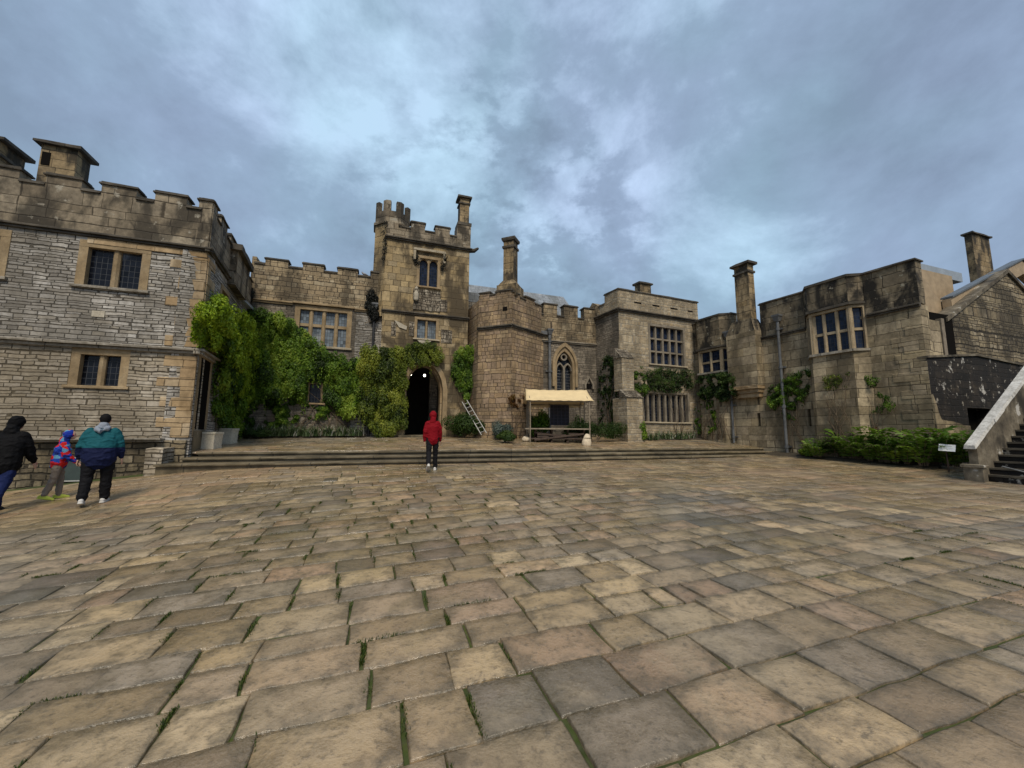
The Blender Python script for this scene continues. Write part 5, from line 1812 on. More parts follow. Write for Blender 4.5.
# --- creepers on the left
creeper('creeper', FAs, [(197, 312), (204, 303), (217, 300), (230, 312), (240, 318), (250, 345), (248, 392), (238, 400), (216, 352), (206, 350), (198, 343)], 330, 130, .21, .58, .10, 'leaf_bright',
        'bright green creeper massed over the side wall of the near house above the doorway', zbase=1.25, stems=0, tint_bias=.10)
creeper('creeper', FAs, [(216, 352), (238, 395), (240, 430), (219, 428), (212, 405), (214, 370)], 36, 180, .24, .35, .12, 'leaf_mid',
        'thin trailing creeper shoots hanging beside the near doorway down to the troughs', zbase=1.2, stems=4, tint_bias=.15)
creeper('creeper', FB, [(240, 312), (258, 314), (280, 318), (298, 328), (312, 341), (325, 350), (345, 362), (368, 362), (380, 358), (386, 372), (370, 412), (345, 416), (330, 398), (318, 404), (304, 400), (290, 396), (270, 404), (250, 402), (242, 396)], 900, 110, .21, .60, .10, 'leaf_mid',
        'deep green creeper covering the lower wall between the near house and the tower', zbase=1.25, stems=10, tint_bias=.04, avoid=((308, 323, 383, 406),))
creeper('creeper', FT, [(361, 352), (380, 347), (400, 349), (405, 360), (404, 400), (403, 425), (395, 432), (372, 433), (362, 420)], 230, 120, .23, .50, .10, 'leaf_olive',
        'olive climbing rose mounded against the left side of the porch arch', y0=-.02, zbase=1.3, stems=6)
creeper('creeper', FT, [(399, 350), (418, 342), (436, 346), (441, 358), (437, 367), (424, 362), (408, 366)], 60, 90, .17, .26, .09, 'leaf_olive',
        'olive climbing plant trained across the head of the porch arch', y0=-.03, zbase=FT.z(424, 362), stems=3, tint_bias=-.12)
creeper('creeper', FT, [(457, 350), (470, 344), (479, 348), (478, 375), (474, 395), (466, 400), (458, 390), (452, 375)], 85, 95, .18, .34, .09, 'leaf_mid',
        'green climber growing up in the corner between tower and rubble bay', zbase=1.35, stems=4)
creeper('creeper', FB, [(239, 279), (246, 275), (252, 283), (253, 298), (247, 301), (239, 297)], 14, 150, .22, .35, .08, 'leaf_black', 'nearly black ivy tuft in the roof corner beside the near house', 'ivy', zbase=FB.z(246, 300), stems=2)
creeper('creeper', FB, [(365, 293), (372, 288), (378, 294), (379, 312), (374, 322), (368, 316)], 16, 150, .22, .3, .08, 'leaf_black', 'nearly black ivy tuft around the pipe head at the left tower corner', 'ivy', zbase=FB.z(372, 322), stems=2)
for (q_, lab) in (([(413, 257), (419, 255), (420, 263), (415, 266)], 'small dark ivy tuft left of the tower upper window'), ([(441, 259), (446, 258), (446, 269), (441, 272)], 'small dark ivy tuft right of the tower upper window'),
                  ([(384, 222), (388, 224), (386, 250), (384, 262), (382, 240)], 'thin dark ivy streak down the turret corner of the tower')):
    creeper('ivy_tuft', FT, q_, 7, 60, .12, .14, .06, 'leaf_black', lab, 'ivy', zbase=FT.z(q_[2][0], q_[2][1]), stems=1)
creeper('creeper', FB, [(244, 400), (270, 402), (292, 398), (306, 404), (330, 402), (334, 416), (300, 420), (270, 428), (244, 428)], 80, 60, .2, .3, .085, 'leaf_mid', 'sparse climber stems on the dark wall below the deep green creeper', zbase=1.3, stems=14, flat=True, gaps=.5)
# --- rusty vine on the bay
creeper('vine', FY2, [(507, 400), (514, 394), (524, 396), (529, 404), (520, 408), (511, 405)], 16, 60, .18, .12, .085, 'leaf_rust', 'rusty autumn vine on the rubble bay left of the stall', zbase=1.4, stems=6, flat=True, gaps=.42)
# --- middle block
creeper('creeper', FMs, [(597, 370), (606, 355), (618, 362), (616, 425), (600, 428)], 50, 55, .20, .2, .10, 'leaf_dark', 'thin dark creeper in the shadowed corner left of the buttress', zbase=1.4, stems=8, flat=True, gaps=.46)
creeper('creeper', FM, [(627, 375), (642, 366), (645, 378), (648, 392), (638, 398), (630, 392)], 42, 70, .20, .45, .085, 'leaf_mid', 'green climber beside the buttress left of the big window', y0=-.30, zbase=1.45, stems=3, flat=True, gaps=.4)
creeper('creeper', FM, [(646, 372), (660, 368), (690, 370), (694, 388), (670, 393), (645, 390)], 85, 70, .19, .40, .08, 'leaf_dark', 'dark band of creeper between the two big windows of the block', zbase=1.45, stems=4, tint_bias=.12, flat=True, gaps=.36)
creeper('creeper', FR, [(697, 376), (731, 372), (737, 380), (736, 396), (722, 402), (700, 398)], 110, 70, .20, .40, .08, 'leaf_dark', 'dark creeper hanging below the far bowed window', y0=-.33, zbase=1.4, stems=7, tint_bias=.12, flat=True, gaps=.38)
creeper('creeper', FR, [(697, 398), (716, 400), (714, 430), (700, 436), (694, 420)], 22, 60, .16, .18, .09, 'leaf_mid', 'sparse climber stems on the wall below the far bowed window', y0=-.33, zbase=1.3, stems=8, flat=True, gaps=.56)
# --- gallery climbers
creeper('creeper', FR, [(766, 388), (778, 384), (790, 376), (806, 369), (816, 374), (817, 385), (806, 392), (800, 408), (791, 420), (776, 414), (768, 402)], 62, 60, .19, .40, .08, 'leaf_mid',
        'green climber around the pipe in the middle of the gallery wall', zbase=.9, stems=6, flat=True, gaps=.44)
creeper('vine', FR, [(838, 380), (864, 374), (890, 386), (896, 408), (876, 414), (862, 398), (840, 392)], 26, 40, .17, .2, .075, 'leaf_mid', 'sparse leafy vine trained below the near bowed window', y0=-.1, zbase=.8, stems=7, flat=True, gaps=.52)
creeper('vine', FR, [(838, 414), (846, 412), (862, 412), (870, 425), (880, 432), (850, 432), (836, 428)], 18, 55, .16, .12, .08, 'leaf_rust', 'rusty vine low on the gallery wall just above the ferns', y0=-.1, zbase=.8, stems=9, flat=True, gaps=.52)
creeper('vine', FR, [(822, 378), (850, 372), (848, 384), (826, 392)], 9, 50, .14, .1, .07, 'leaf_olive', 'thin bare vine stems under the left side of the near bowed window', y0=-.42, zbase=.8, stems=9, flat=True, gaps=.52)

# --- shrubs on the terrace
P = base_at(FT, 463, .9); bush('shrub', P, 1.2, .8, 1.45, 12000, .075, 'leaf_dark', 'domed dark green shrub right of the porch doorway', tint=.12, lumps=14)
P = base_at(FY1, 500, .55); bush('shrub', P, .62, .5, 1.1, 4200, .07, 'leaf_grey', 'silver grey shrub at the foot of the rubble bay', lumps=8)
P = base_at(FY2, 506, .95); bush('shrub', P, .62, .45, .55, 3500, .07, 'leaf_dark', 'low green shrub in front of the silver grey one', tint=.25, lumps=8)
P = base_at(FH, 541, .8); bush('shrub', P, .62, .5, 1.55, 5000, .09, 'leaf_mid', 'upright green shrub behind the left half of the stall', lumps=10)
P = base_at(FH, 580, .7); bush('shrub', P, .5, .4, 1.5, 2600, .08, 'leaf_dark', 'dark upright shrub behind the right half of the stall', lumps=8, tint=.1)
P = base_at(FM, 594, .75); bush('box_hedge', P, 1.65, .34, .95, 14000, .05, 'leaf_dark', 'low clipped dark green hedge right of the stall', 'hedge', lumps=26, box=True, rz=math.atan2(.347, 1))
P = base_at(FM, 640, .8); bush('shrub', P, .45, .4, 1.15, 2600, .09, 'leaf_mid', 'loose green shrub left of the row of low arched lights', lumps=7)
P = base_at(FM, 634, .7); bush('shrub', P, .3, .3, .5, 1200, .07, 'leaf_mid', 'small bright plant at the foot of the buttress beside the low arched lights', lumps=5, tint=.15, cat='plant')
# --- strap-leaved flowers along the wall bases
for i in range(24):
    px = 243 + (359 - 243) * i / 23 + random.uniform(-2, 2)
    P = base_at(FB, px, random.uniform(.35, .75))
    strap_plant('strap_plant', P + Vector((0, 0, .03)), 34, .62, 'strap-leaved plant with pale flowers along the foot of the creeper wall', 'strap-leaved plants below the creeper', white=.10 if px < 290 else .20)
for i in range(13):
    px = 630 + 62 * i / 12
    P = base_at(FM, px, random.uniform(.3, .7))
    strap_plant('strap_plant', P, 30, .55, 'strap-leaved plant along the foot of the wall under the low arched lights', 'strap-leaved plants below the arched lights', white=.10)
P = base_at(FB, 252, .9); bush('shrub', P, .75, .4, .5, 2600, .06, 'leaf_dark', 'low dark shrub at the left end of the strap-leaved flower bed', tint=.15, lumps=7)
# --- ferns on the right
for i in range(30):
    px = 812 + (958 - 812) * i / 29 + random.uniform(-3, 3)
    d = random.choice([.3, .6, .9])
    if 936 < px < 958: d = .3
    P = base_at(FR, px, d)
    fern(P, random.uniform(.55, 1.05) * (1.15 if px > 850 else .8), random.choice((11, 14, 17)), 'green fern in the dense bed along the foot of the gallery wall', 'ferns along the gallery wall')
P = base_at(FR, 806, .6); bush('shrub', P, .5, .45, .55, 1800, .08, 'leaf_mid', 'small broad-leaved plant at the left end of the fern bed', 'plant', lumps=6, tint=.1)

# --- grass and moss in the joints
V, F_, T = [], [], []
jr = random.Random(5)


def blade(x, y, z, l):
    a = jr.uniform(0, 6.28); d = (math.cos(a) * l * jr.uniform(.2, .8), math.sin(a) * l * jr.uniform(.2, .8)); w = jr.uniform(.0018, .0040)
    b = len(V); t = jr.random()
    sx, sy = -math.sin(a) * w, math.cos(a) * w
    V.extend([(x - sx, y - sy, z), (x + sx, y + sy, z), (x + d[0] * .5 + sx * .7, y + d[1] * .5 + sy * .7, z + l * .75), (x + d[0] * .5 - sx * .7, y + d[1] * .5 - sy * .7, z + l * .75), (x + d[0], y + d[1], z + l)])
    F_.extend([(b, b + 1, b + 2, b + 3), (b + 3, b + 2, b + 4)]); T.extend([t] * 5)


for s, t, l, h in GAPS:
    for e in range(2):
        if e == 0: p0, p1, pr = Vector((s, t)), Vector((s, t + h)), .62
        else: p0, p1, pr = Vector((s, t)), Vector((s + l, t)), .20
        if jr.random() > pr: continue
        f0 = jr.uniform(0, .6); f1 = min(1, f0 + jr.uniform(.2, .8)); dens = jr.choice([.3, .6, 1.0, 1.6])
        c = TD * p0.x + TP * p0.y
        if mnoise.noise(Vector((c.x * .22, c.y * .22, 9.1))) < -.12 or math.hypot(c.x, c.y) > 8.5: continue
        m = int((p1 - p0).length * (f1 - f0) * 600 * dens)
        for k in range(m):
            f = f0 + (f1 - f0) * jr.random()
            q = p0 + (p1 - p0) * f + Vector((jr.gauss(0, .011), jr.gauss(0, .011)))
            w = TD * q.x + TP * q.y
            blade(w.x, w.y, G(w.x, w.y) - .012, jr.uniform(.012, .030))
me = bpy.data.meshes.new('joint_grass'); me.from_pydata(V, [], F_)
at = me.attributes.new('tint', 'FLOAT', 'POINT'); at.data.foreach_set('value', np.array(T, 'f'))
o = part('joint_grass', me, M['moss']); tag(o, 'short grass and moss growing in the joints of the flagstones', 'grass', kind='stuff')

# ================================================================== things on the terrace
# --- market stall
sp = on_ground(560, 443)
ang = math.atan2(.04, 1)
SM = Matrix.Translation(sp) @ Matrix.Rotation(ang, 4, 'Z')
PXM = (sp - CAMP).dot(fwd) / FPX            # metres per pixel at the stall
stl = empty('market_stall', sp, 'wooden market stall with a cream canvas roof standing on the terrace', 'stall')
wm = 30 * PXM
zz = lambda py: (443 - py) * PXM
fm = MB()
for sx in (-1, 1):
    for y, zt in ((-.05, zz(401)), (1.0, zz(390)), (1.9, zz(402))):
        fm.loft([(sx * wm, y, -.05), (sx * wm, y, zt)], [.032, .028], 8, False)
for y, zt in ((-.05, zz(401.5)), (1.0, zz(389.5)), (1.9, zz(402))):
    fm.loft([(-wm - .12, y, zt), (0, y, zt + .01), (wm + .12, y, zt)], [.03, .03, .03], 8, False)
for sx in (-1, 1):
    fm.loft([(sx * wm, -.05, zz(401.5)), (sx * wm, 1.0, zz(389.5)), (sx * wm, 1.9, zz(402))], [.025] * 3, 8, False)
part('frame', fm, M['wood_grey'], None, stl, M=SM)
cv = MB()
nx, ny = 22, 16
vs, fs = [], []
for j in range(ny + 1):
    f = j / ny
    for i in range(nx + 1):
        g = i / nx; x = (-1 + 2 * g)
        sag = .10 * math.sin(math.pi * (f * 2 % 1 if f < 1 else 0)) * (1 - .25 * x * x)
        if f <= .5: y = -.13 + 1.13 * f * 2; z = zz(400.5) + (zz(387.5) - zz(400.5)) * (f * 2) - sag
        else: y = 1.0 + 1.0 * (f * 2 - 1); z = zz(387.5) + (zz(402) - zz(387.5)) * (f * 2 - 1) - sag
        flare = .07 * (abs(f * 2 - 1)) + .03
        vs.append((x * (wm + .10 + flare * (1 if abs(x) > .8 else .5)), y, z + .035 * x * x * (1 - abs(f * 2 - 1)) + .012 * math.sin(i * 1.9 + j)))
for j in range(ny):
    for i in range(nx):
        a = j * (nx + 1) + i; fs.append((a, a + 1, a + nx + 2, a + nx + 1))
cv.add(vs, fs)
can = part('canvas_roof', cv, M['canvas'], None, stl, smooth=True, M=SM)
sd_ = can.modifiers.new('thickness', 'SOLIDIFY'); sd_.thickness = .012
vl = MB(); vs, fs = [], []
for i in range(45):
    x = -wm - .15 + (2 * wm + .3) * i / 44
    d = .10 + .03 * abs(math.sin(i * math.pi / 4))
    vs += [(x, 1.98 + .01 * math.sin(i), zz(401)), (x, 1.97 + .015 * math.sin(i * 1.3), zz(401) - d - .06)]
for i in range(44): fs.append((2 * i, 2 * i + 1, 2 * i + 3, 2 * i + 2))
vl.add(vs, fs)
va = part('valance', vl, M['canvas'], None, stl, M=SM)
va.modifiers.new('thickness', 'SOLIDIFY').thickness = .008
# --- table under the canopy
tb_ = empty('trestle_table', SM @ Vector((0, .3, 0)), 'long dark trestle table under the cream canvas roof', 'table')
t1_ = MB(); zt = zz(428.5)
for k in range(3): t1_.rbox(-wm - .22, wm + .05, -.02 + k * .27, .24 + k * .27, zt - .05, zt + random.uniform(0, .006), .004, .5)
part('tabletop', t1_, M['wood_grey'], None, tb_, M=SM)
for sx in (-1, -.33, .33, 1):
    for y0_, y1_ in ((-.0, .75), (.75, .0)):
        l = MB(); l.loft([(sx * (wm - .25), y0_, -.02), (sx * (wm - .25) + .02, y1_, zt - .05)], [.042, .042], 4, False)
        part('leg', l, M['wood_dark'], None, tb_, M=SM)
for s_ in (0, 1):
    l = MB(); l.loft([(-wm + .2, .05 + .1 * s_, .12 + .35 * s_), (wm - .25, .05 + .1 * s_, .40 - .28 * s_)], [.05, .05], 6, False); part('brace', l, M['wood_dark'], None, tb_, M=SM)
l = MB()
for k in range(4): l.rbox(-wm + .05, wm - .3, .05 + k * .17, .2 + k * .17, .16, .21, .006)
part('low_shelf', l, M['wood_dark'], None, tb_, M=SM)
for k, (x, w_, h_, lab) in enumerate(((-.75, .5, .22, 'dark wooden crate on the low shelf at the left of the stall table'), (.0, .6, .18, 'long dark wooden crate on the low shelf in the middle of the stall table'), (.62, .42, .25, 'dark wooden crate on the low shelf at the right of the stall table'))):
    Mk = SM @ Matrix.Translation((x, .36, .214))
    cr = empty('crate', Mk @ Vector((0, 0, 0)), lab, 'crate', 'crates under the stall table')
    q = MB()
    for sy in (-1, 1):
        for r_ in range(2): q.box(-w_ / 2, w_ / 2, sy * .24 - .012, sy * .24 + .012, .02 + r_ * h_ * .5, h_ * .44 + r_ * h_ * .5)
    part('side_slats', q, M['wood_dark'], None, cr, M=Mk)
    q = MB(); q.box(-w_ / 2 + .012, w_ / 2 - .012, -.226, .226, 0, .018)
    part('bottom', q, M['wood_dark'], None, cr, M=Mk)
    for sx in (-1, 1): part('end_panel', MB().box(sx * (w_ / 2 - .014) - .012, sx * (w_ / 2 - .014) + .012, -.226, .226, .019, h_ * .94), M['wood_dark'], None, cr, M=Mk)
# --- black gridded board hanging at the back
Mb = SM @ Matrix.Translation((.28, 1.82, 0))
bo = empty('display_board', Mb @ Vector((0, 0, zz(427))), 'black gridded board hanging at the back of the stall', 'board')
w_ = 9.5 * PXM * 1.1; zb0, zb1 = zz(424.5) - .0, zz(402.5)
part('panel', MB().box(-w_, w_, .0, .03, zb0, zb1), M['black_board'], None, bo, M=Mb)
gd = MB()
for i in range(6): x = -w_ + 2 * w_ * i / 5; gd.box(x - .012, x + .012, -.022, -.001, zb0, zb1)
for j in range(7): z = zb0 + (zb1 - zb0) * j / 6; gd.box(-w_, w_, -.016, -.0005, z - .010, z + .010)
part('grid', gd, simple('dark violet lattice', (.035, .028, .05), .5), None, bo, M=Mb)
# --- weights at the feet
def lump(name, P, r, mat, lab, cat, seed, group=None):
    m = MB().ellipsoid((0, 0, r[2] * .8), r, 18, 12)
    v2 = []
    for v in m.v:
        q = Vector(v) * 6; d = 1 + .18 * mnoise.noise(q + Vector((seed, 0, 0)))
        v2.append((v[0] * d, v[1] * d, max(0, v[2] * d)))
    m.v = v2
    return tag(part(name, m, mat, smooth=True, M=Matrix.Translation(P)), lab, cat, group)


P = on_ground(526, 441.5); lump('stone_weight', P, (.20, .14, .13), M['sack'], 'pale stone lying at the left foot of the stall', 'stone', 1.3)
P = on_ground(586.5, 445.5)
sk = empty('sandbag', P, 'cream sack weighting the right front foot of the stall', 'sack')
mk = MB(); mk.loft([(0, 0, .03), (.01, 0, .16), (.03, 0, .32), (.05, .0, .44)], [(.20, .15), (.20, .15), (.155, .12), (.11, .06)], 14)
part('bag', mk, M['sack'], None, sk, smooth=True, M=Matrix.Translation(P))
tk = MB(); tk.loft([(.03, 0, .30), (.03, 0, .33)], [(.17, .135), (.17, .135)], 12, False); part('tie', tk, M['wood_grey'], None, sk, M=Matrix.Translation(P))

# --- ladder lying aslant on the bay
la, lb = wp(FY1, 464.5, 401, -.25), wp(FY1, 484, 434, -.85)
lad = empty('ladder', (lb.x, lb.y, lb.z), 'pale metal ladder leaning aslant beside the domed shrub', 'ladder')
ax = (la - lb).normalized(); sd2 = ax.cross(Vector((0.25, -1, .25)).normalized()).normalized()
lm = MB()
for s_ in (-1, 1):
    r_ = MB(); r_.loft([tuple(lb + sd2 * .13 * s_), tuple(la + sd2 * .13 * s_)], [.022, .022], 6, False); part('rail', r_, M['white_metal'], None, lad, M=Matrix.Identity(4))
nl_ = int((la - lb).length / .27)
for i in range(1, nl_ + 1):
    c = lb + ax * (.27 * i - .12)
    r_ = MB(); r_.loft([tuple(c - sd2 * .13), tuple(c + sd2 * .13)], [.014, .014], 6, False); part('rung', r_, M['white_metal'], None, lad, M=Matrix.Identity(4))

# --- stone troughs by the doorway
def trough(px0, px1, pyb, pyt, lab, rz):
    P = on_ground((px0 + px1) / 2, pyb)
    k = (P - CAMP).dot(fwd) / FPX
    w, h = (px1 - px0) * k * .88, (pyb - pyt) * k
    Mx = Matrix.Translation(P + Vector((0, .05, 0))) @ Matrix.Rotation(rz, 4, 'Z')
    o = empty('stone_trough', Mx.translation, lab, 'trough', 'stone troughs by the doorway', )
    m = MB(); d = .26; c = (0, 0)
    m.prism(rough([(-w / 2 * .88, -d * .88), (w / 2 * .88, -d * .88), (w / 2 * .88, d * .88), (-w / 2 * .88, d * .88)], .2, .006), -.04, h * .86, 1.08, c)
    b = part('body', m, M['trough'], None, o, M=Mx)
    q = MB(); t = .07
    q.rbox(-w / 2, w / 2, -d, -d + t, h * .86, h, .006, .2); q.rbox(-w / 2, w / 2, d - t, d, h * .86, h, .006, .2); q.box(-w / 2, -w / 2 + t, -d + t, d - t, h * .86, h - .003); q.box(w / 2 - t, w / 2, -d + t, d - t, h * .86, h - .003)
    part('rim', q, M['trough'], None, o, M=Mx)
    q = MB(); q.box(-w / 2 * .93, w / 2 * .93, -d * .93, d * .93, -.05, h * .12); part('foot', q, M['trough'], None, o, M=Mx)
    part('soil', MB().box(-w / 2 + t, w / 2 - t, -d + t, d - t, h * .84, h * .92), M['earth'], None, o, M=Mx)
    return o


trough(193, 217.5, 448.5, 432, 'pale stone trough nearer the step edge outside the near doorway', .18)
trough(213, 234, 443.5, 428.5, 'pale stone trough farther back beside the creeper outside the near doorway', .18)

# --- framed board leaning on the plinth behind the child
Pb = on_ground(72.5, 480.5)
u_, _ = FA.hit(72.5, 478, -.22)
P = FA.M @ Vector((u_, -.24, 0)); P.z = ground(P.x, P.y) + .01
hb_ = FA.z(72.5, 462, -.2) - P.z
Mx = Matrix.Translation(P) @ Matrix.Rotation(math.atan2(TD.y, TD.x), 4, 'Z') @ Matrix.Rotation(R(-10), 4, 'X')
ab = empty('notice_board', P, 'dark framed board leaning on the wall foot between child and man in teal', 'board')
wq = .27; hq = .62
part('panel', MB().box(-wq + .03, wq - .03, .0, .02, .03, hq - .03), simple('dark slate board', (.02, .035, .03), .5), None, ab, M=Mx)
q = MB(); q.box(-wq, -wq + .03, -.008, .03, 0, hq); q.box(wq - .03, wq, -.008, .03, 0, hq); q.box(-wq + .03, wq - .03, -.008, .03, 0, .03); q.box(-wq + .03, wq - .03, -.008, .03, hq - .03, hq)
part('frame', q, M['white_metal'], None, ab, M=Mx)

# --- white sign among the ferns
P = base_at(FR, 947, 1.2)
k = (P - CAMP).dot(fwd) / FPX
Ps = CAMP + ray(947, 448) * ((P - CAMP).length / ray(947, 448).length)
sg = empty('sign', (Ps.x, Ps.y, P.z - .05), 'small white tilted sign standing among the ferns near the staircase', 'sign')
Mx = Matrix.Translation(Ps) @ Matrix.Rotation(R(-48), 4, 'Z') @ Matrix.Rotation(R(-42), 4, 'X') @ Matrix.Rotation(R(6), 4, 'Y')
w_, h_ = 5.8 * k, 4.4 * k
q = MB().box(-w_, w_, -.015, .0, -h_, h_); part('board', q, M['white_board'], None, sg, M=Mx)
q = MB(); q.box(-w_ * .85, w_ * .55, -.018, -.0155, h_ * .35, h_ * .55)
for i in range(3): q.box(-w_ * .85, w_ * (.8 - .2 * i), -.018, -.0155, -h_ * (.05 + .25 * i), -h_ * (-.02 + .25 * i))
part('printed_lines', q, simple('faint grey print', (.42, .46, .50), .6), None, sg, M=Mx)
zf = Ps.z - P.z
q = MB(); q.loft([(Ps.x, Ps.y + .03, P.z - .15), (Ps.x, Ps.y + .03, Ps.z - .02)], [.02, .02], 8, False); part('stake', q, M['wood_dark'], None, sg, M=Matrix.Identity(4))

# --- two birds on the parapet left of the tower
def bird(P, rz, lab):
    o = empty('pigeon', P, lab, 'bird', None, rz)
    Mx = Matrix.Translation(P) @ Matrix.Rotation(rz, 4, 'Z')
    m = MB(); m.loft([(0, -.16, .07), (0, -.07, .10), (0, .03, .12), (0, .09, .16), (0, .11, .21), (0, .15, .215)], [(.03, .012), (.05, .04), (.058, .058), (.04, .045), (.032, .034), (.012, .012)], 12)
    for sx in (-.02, .02): m.loft([(sx, .02, .09), (sx, .02, .0)], [.008, .006], 5, False)
    me = m.mesh('body')
    part('body', me, simple('grey feathers', (.22, .22, .24), .7), None, o, smooth=True, M=Mx)


u_ = FB.u(364.5, 276, .2)
bird(FB.M @ Vector((u_, .15, zCb + .10)), R(100), 'grey pigeon on the low battlement just left of the tower')

# ================================================================== people
def remeshed(name, mb, voxel, smooth=3, fold=0.0):
    me = mb.mesh(name)
    o = bpy.data.objects.new(name + '_tmp', me)
    COL.objects.link(o)
    r = o.modifiers.new('r', 'REMESH'); r.mode = 'VOXEL'; r.voxel_size = voxel
    s_ = o.modifiers.new('s', 'SMOOTH'); s_.iterations = smooth; s_.factor = .5
    dg = bpy.context.evaluated_depsgraph_get(); dg.update()
    m2 = bpy.data.meshes.new_from_object(o.evaluated_get(dg))
    bpy.data.objects.remove(o); bpy.data.meshes.remove(me)
    m2.name = name
    if fold:
        cs = [(v.co.copy(), v.normal.copy()) for v in m2.vertices]
        for v, (c, nn) in zip(m2.vertices, cs):
            a = mnoise.noise(Vector((c.x * 7, c.y * 7, c.z * 13))) + .6 * mnoise.noise(Vector((c.x * 16, c.y * 16, c.z * 26 + 4)))
            r_ = (1 - abs(a)) ** 3
            v.co = c + nn * (a * .6 - r_ * .5) * fold
        m2.update()
    return m2


def cloth(name, cols, bounds=None, patch=None, rough=.75):
    """cloth with colour bands by height (m) or woven patches"""
    t = NT(name)
    tc = t.n('ShaderNodeTexCoord')
    sp_ = t.n('ShaderNodeSeparateXYZ'); t.L(tc.outputs['Object'], sp_.inputs[0])
    n = t.noise(tc.outputs['Object'], 14, 4, .6)
    n2 = t.noise(tc.outputs['Object'], 5.5, 3, .55, .6)
    if patch:
        v = t.n('ShaderNodeTexVoronoi', Scale=patch); t.L(tc.outputs['Object'], v.inputs['Vector'])
        sc = t.n('ShaderNodeSeparateColor'); t.L(v.outputs['Color'], sc.inputs[0])
        c = t.ramp(sc.outputs[0], cols, [i / len(cols) for i in range(len(cols))], True)
    elif bounds:
        c = cols[0]
        for b, cc in zip(bounds, cols[1:]):
            c = t.mix(t.math('GREATER_THAN', sp_.outputs[2], b), c, cc)
    else:
        c = t.mix(n, tuple(q * .8 for q in cols[0]), cols[0])
    h = t.math('ADD', t.math('MULTIPLY', n2, 1.6), t.math('MULTIPLY', n, .3))
    return t.out(c, rough, h, .6, .03, .12)


SKIN = simple('skin', (.50, .30, .22), .55, .06)
EYE = simple('eye', (.03, .025, .02), .2)


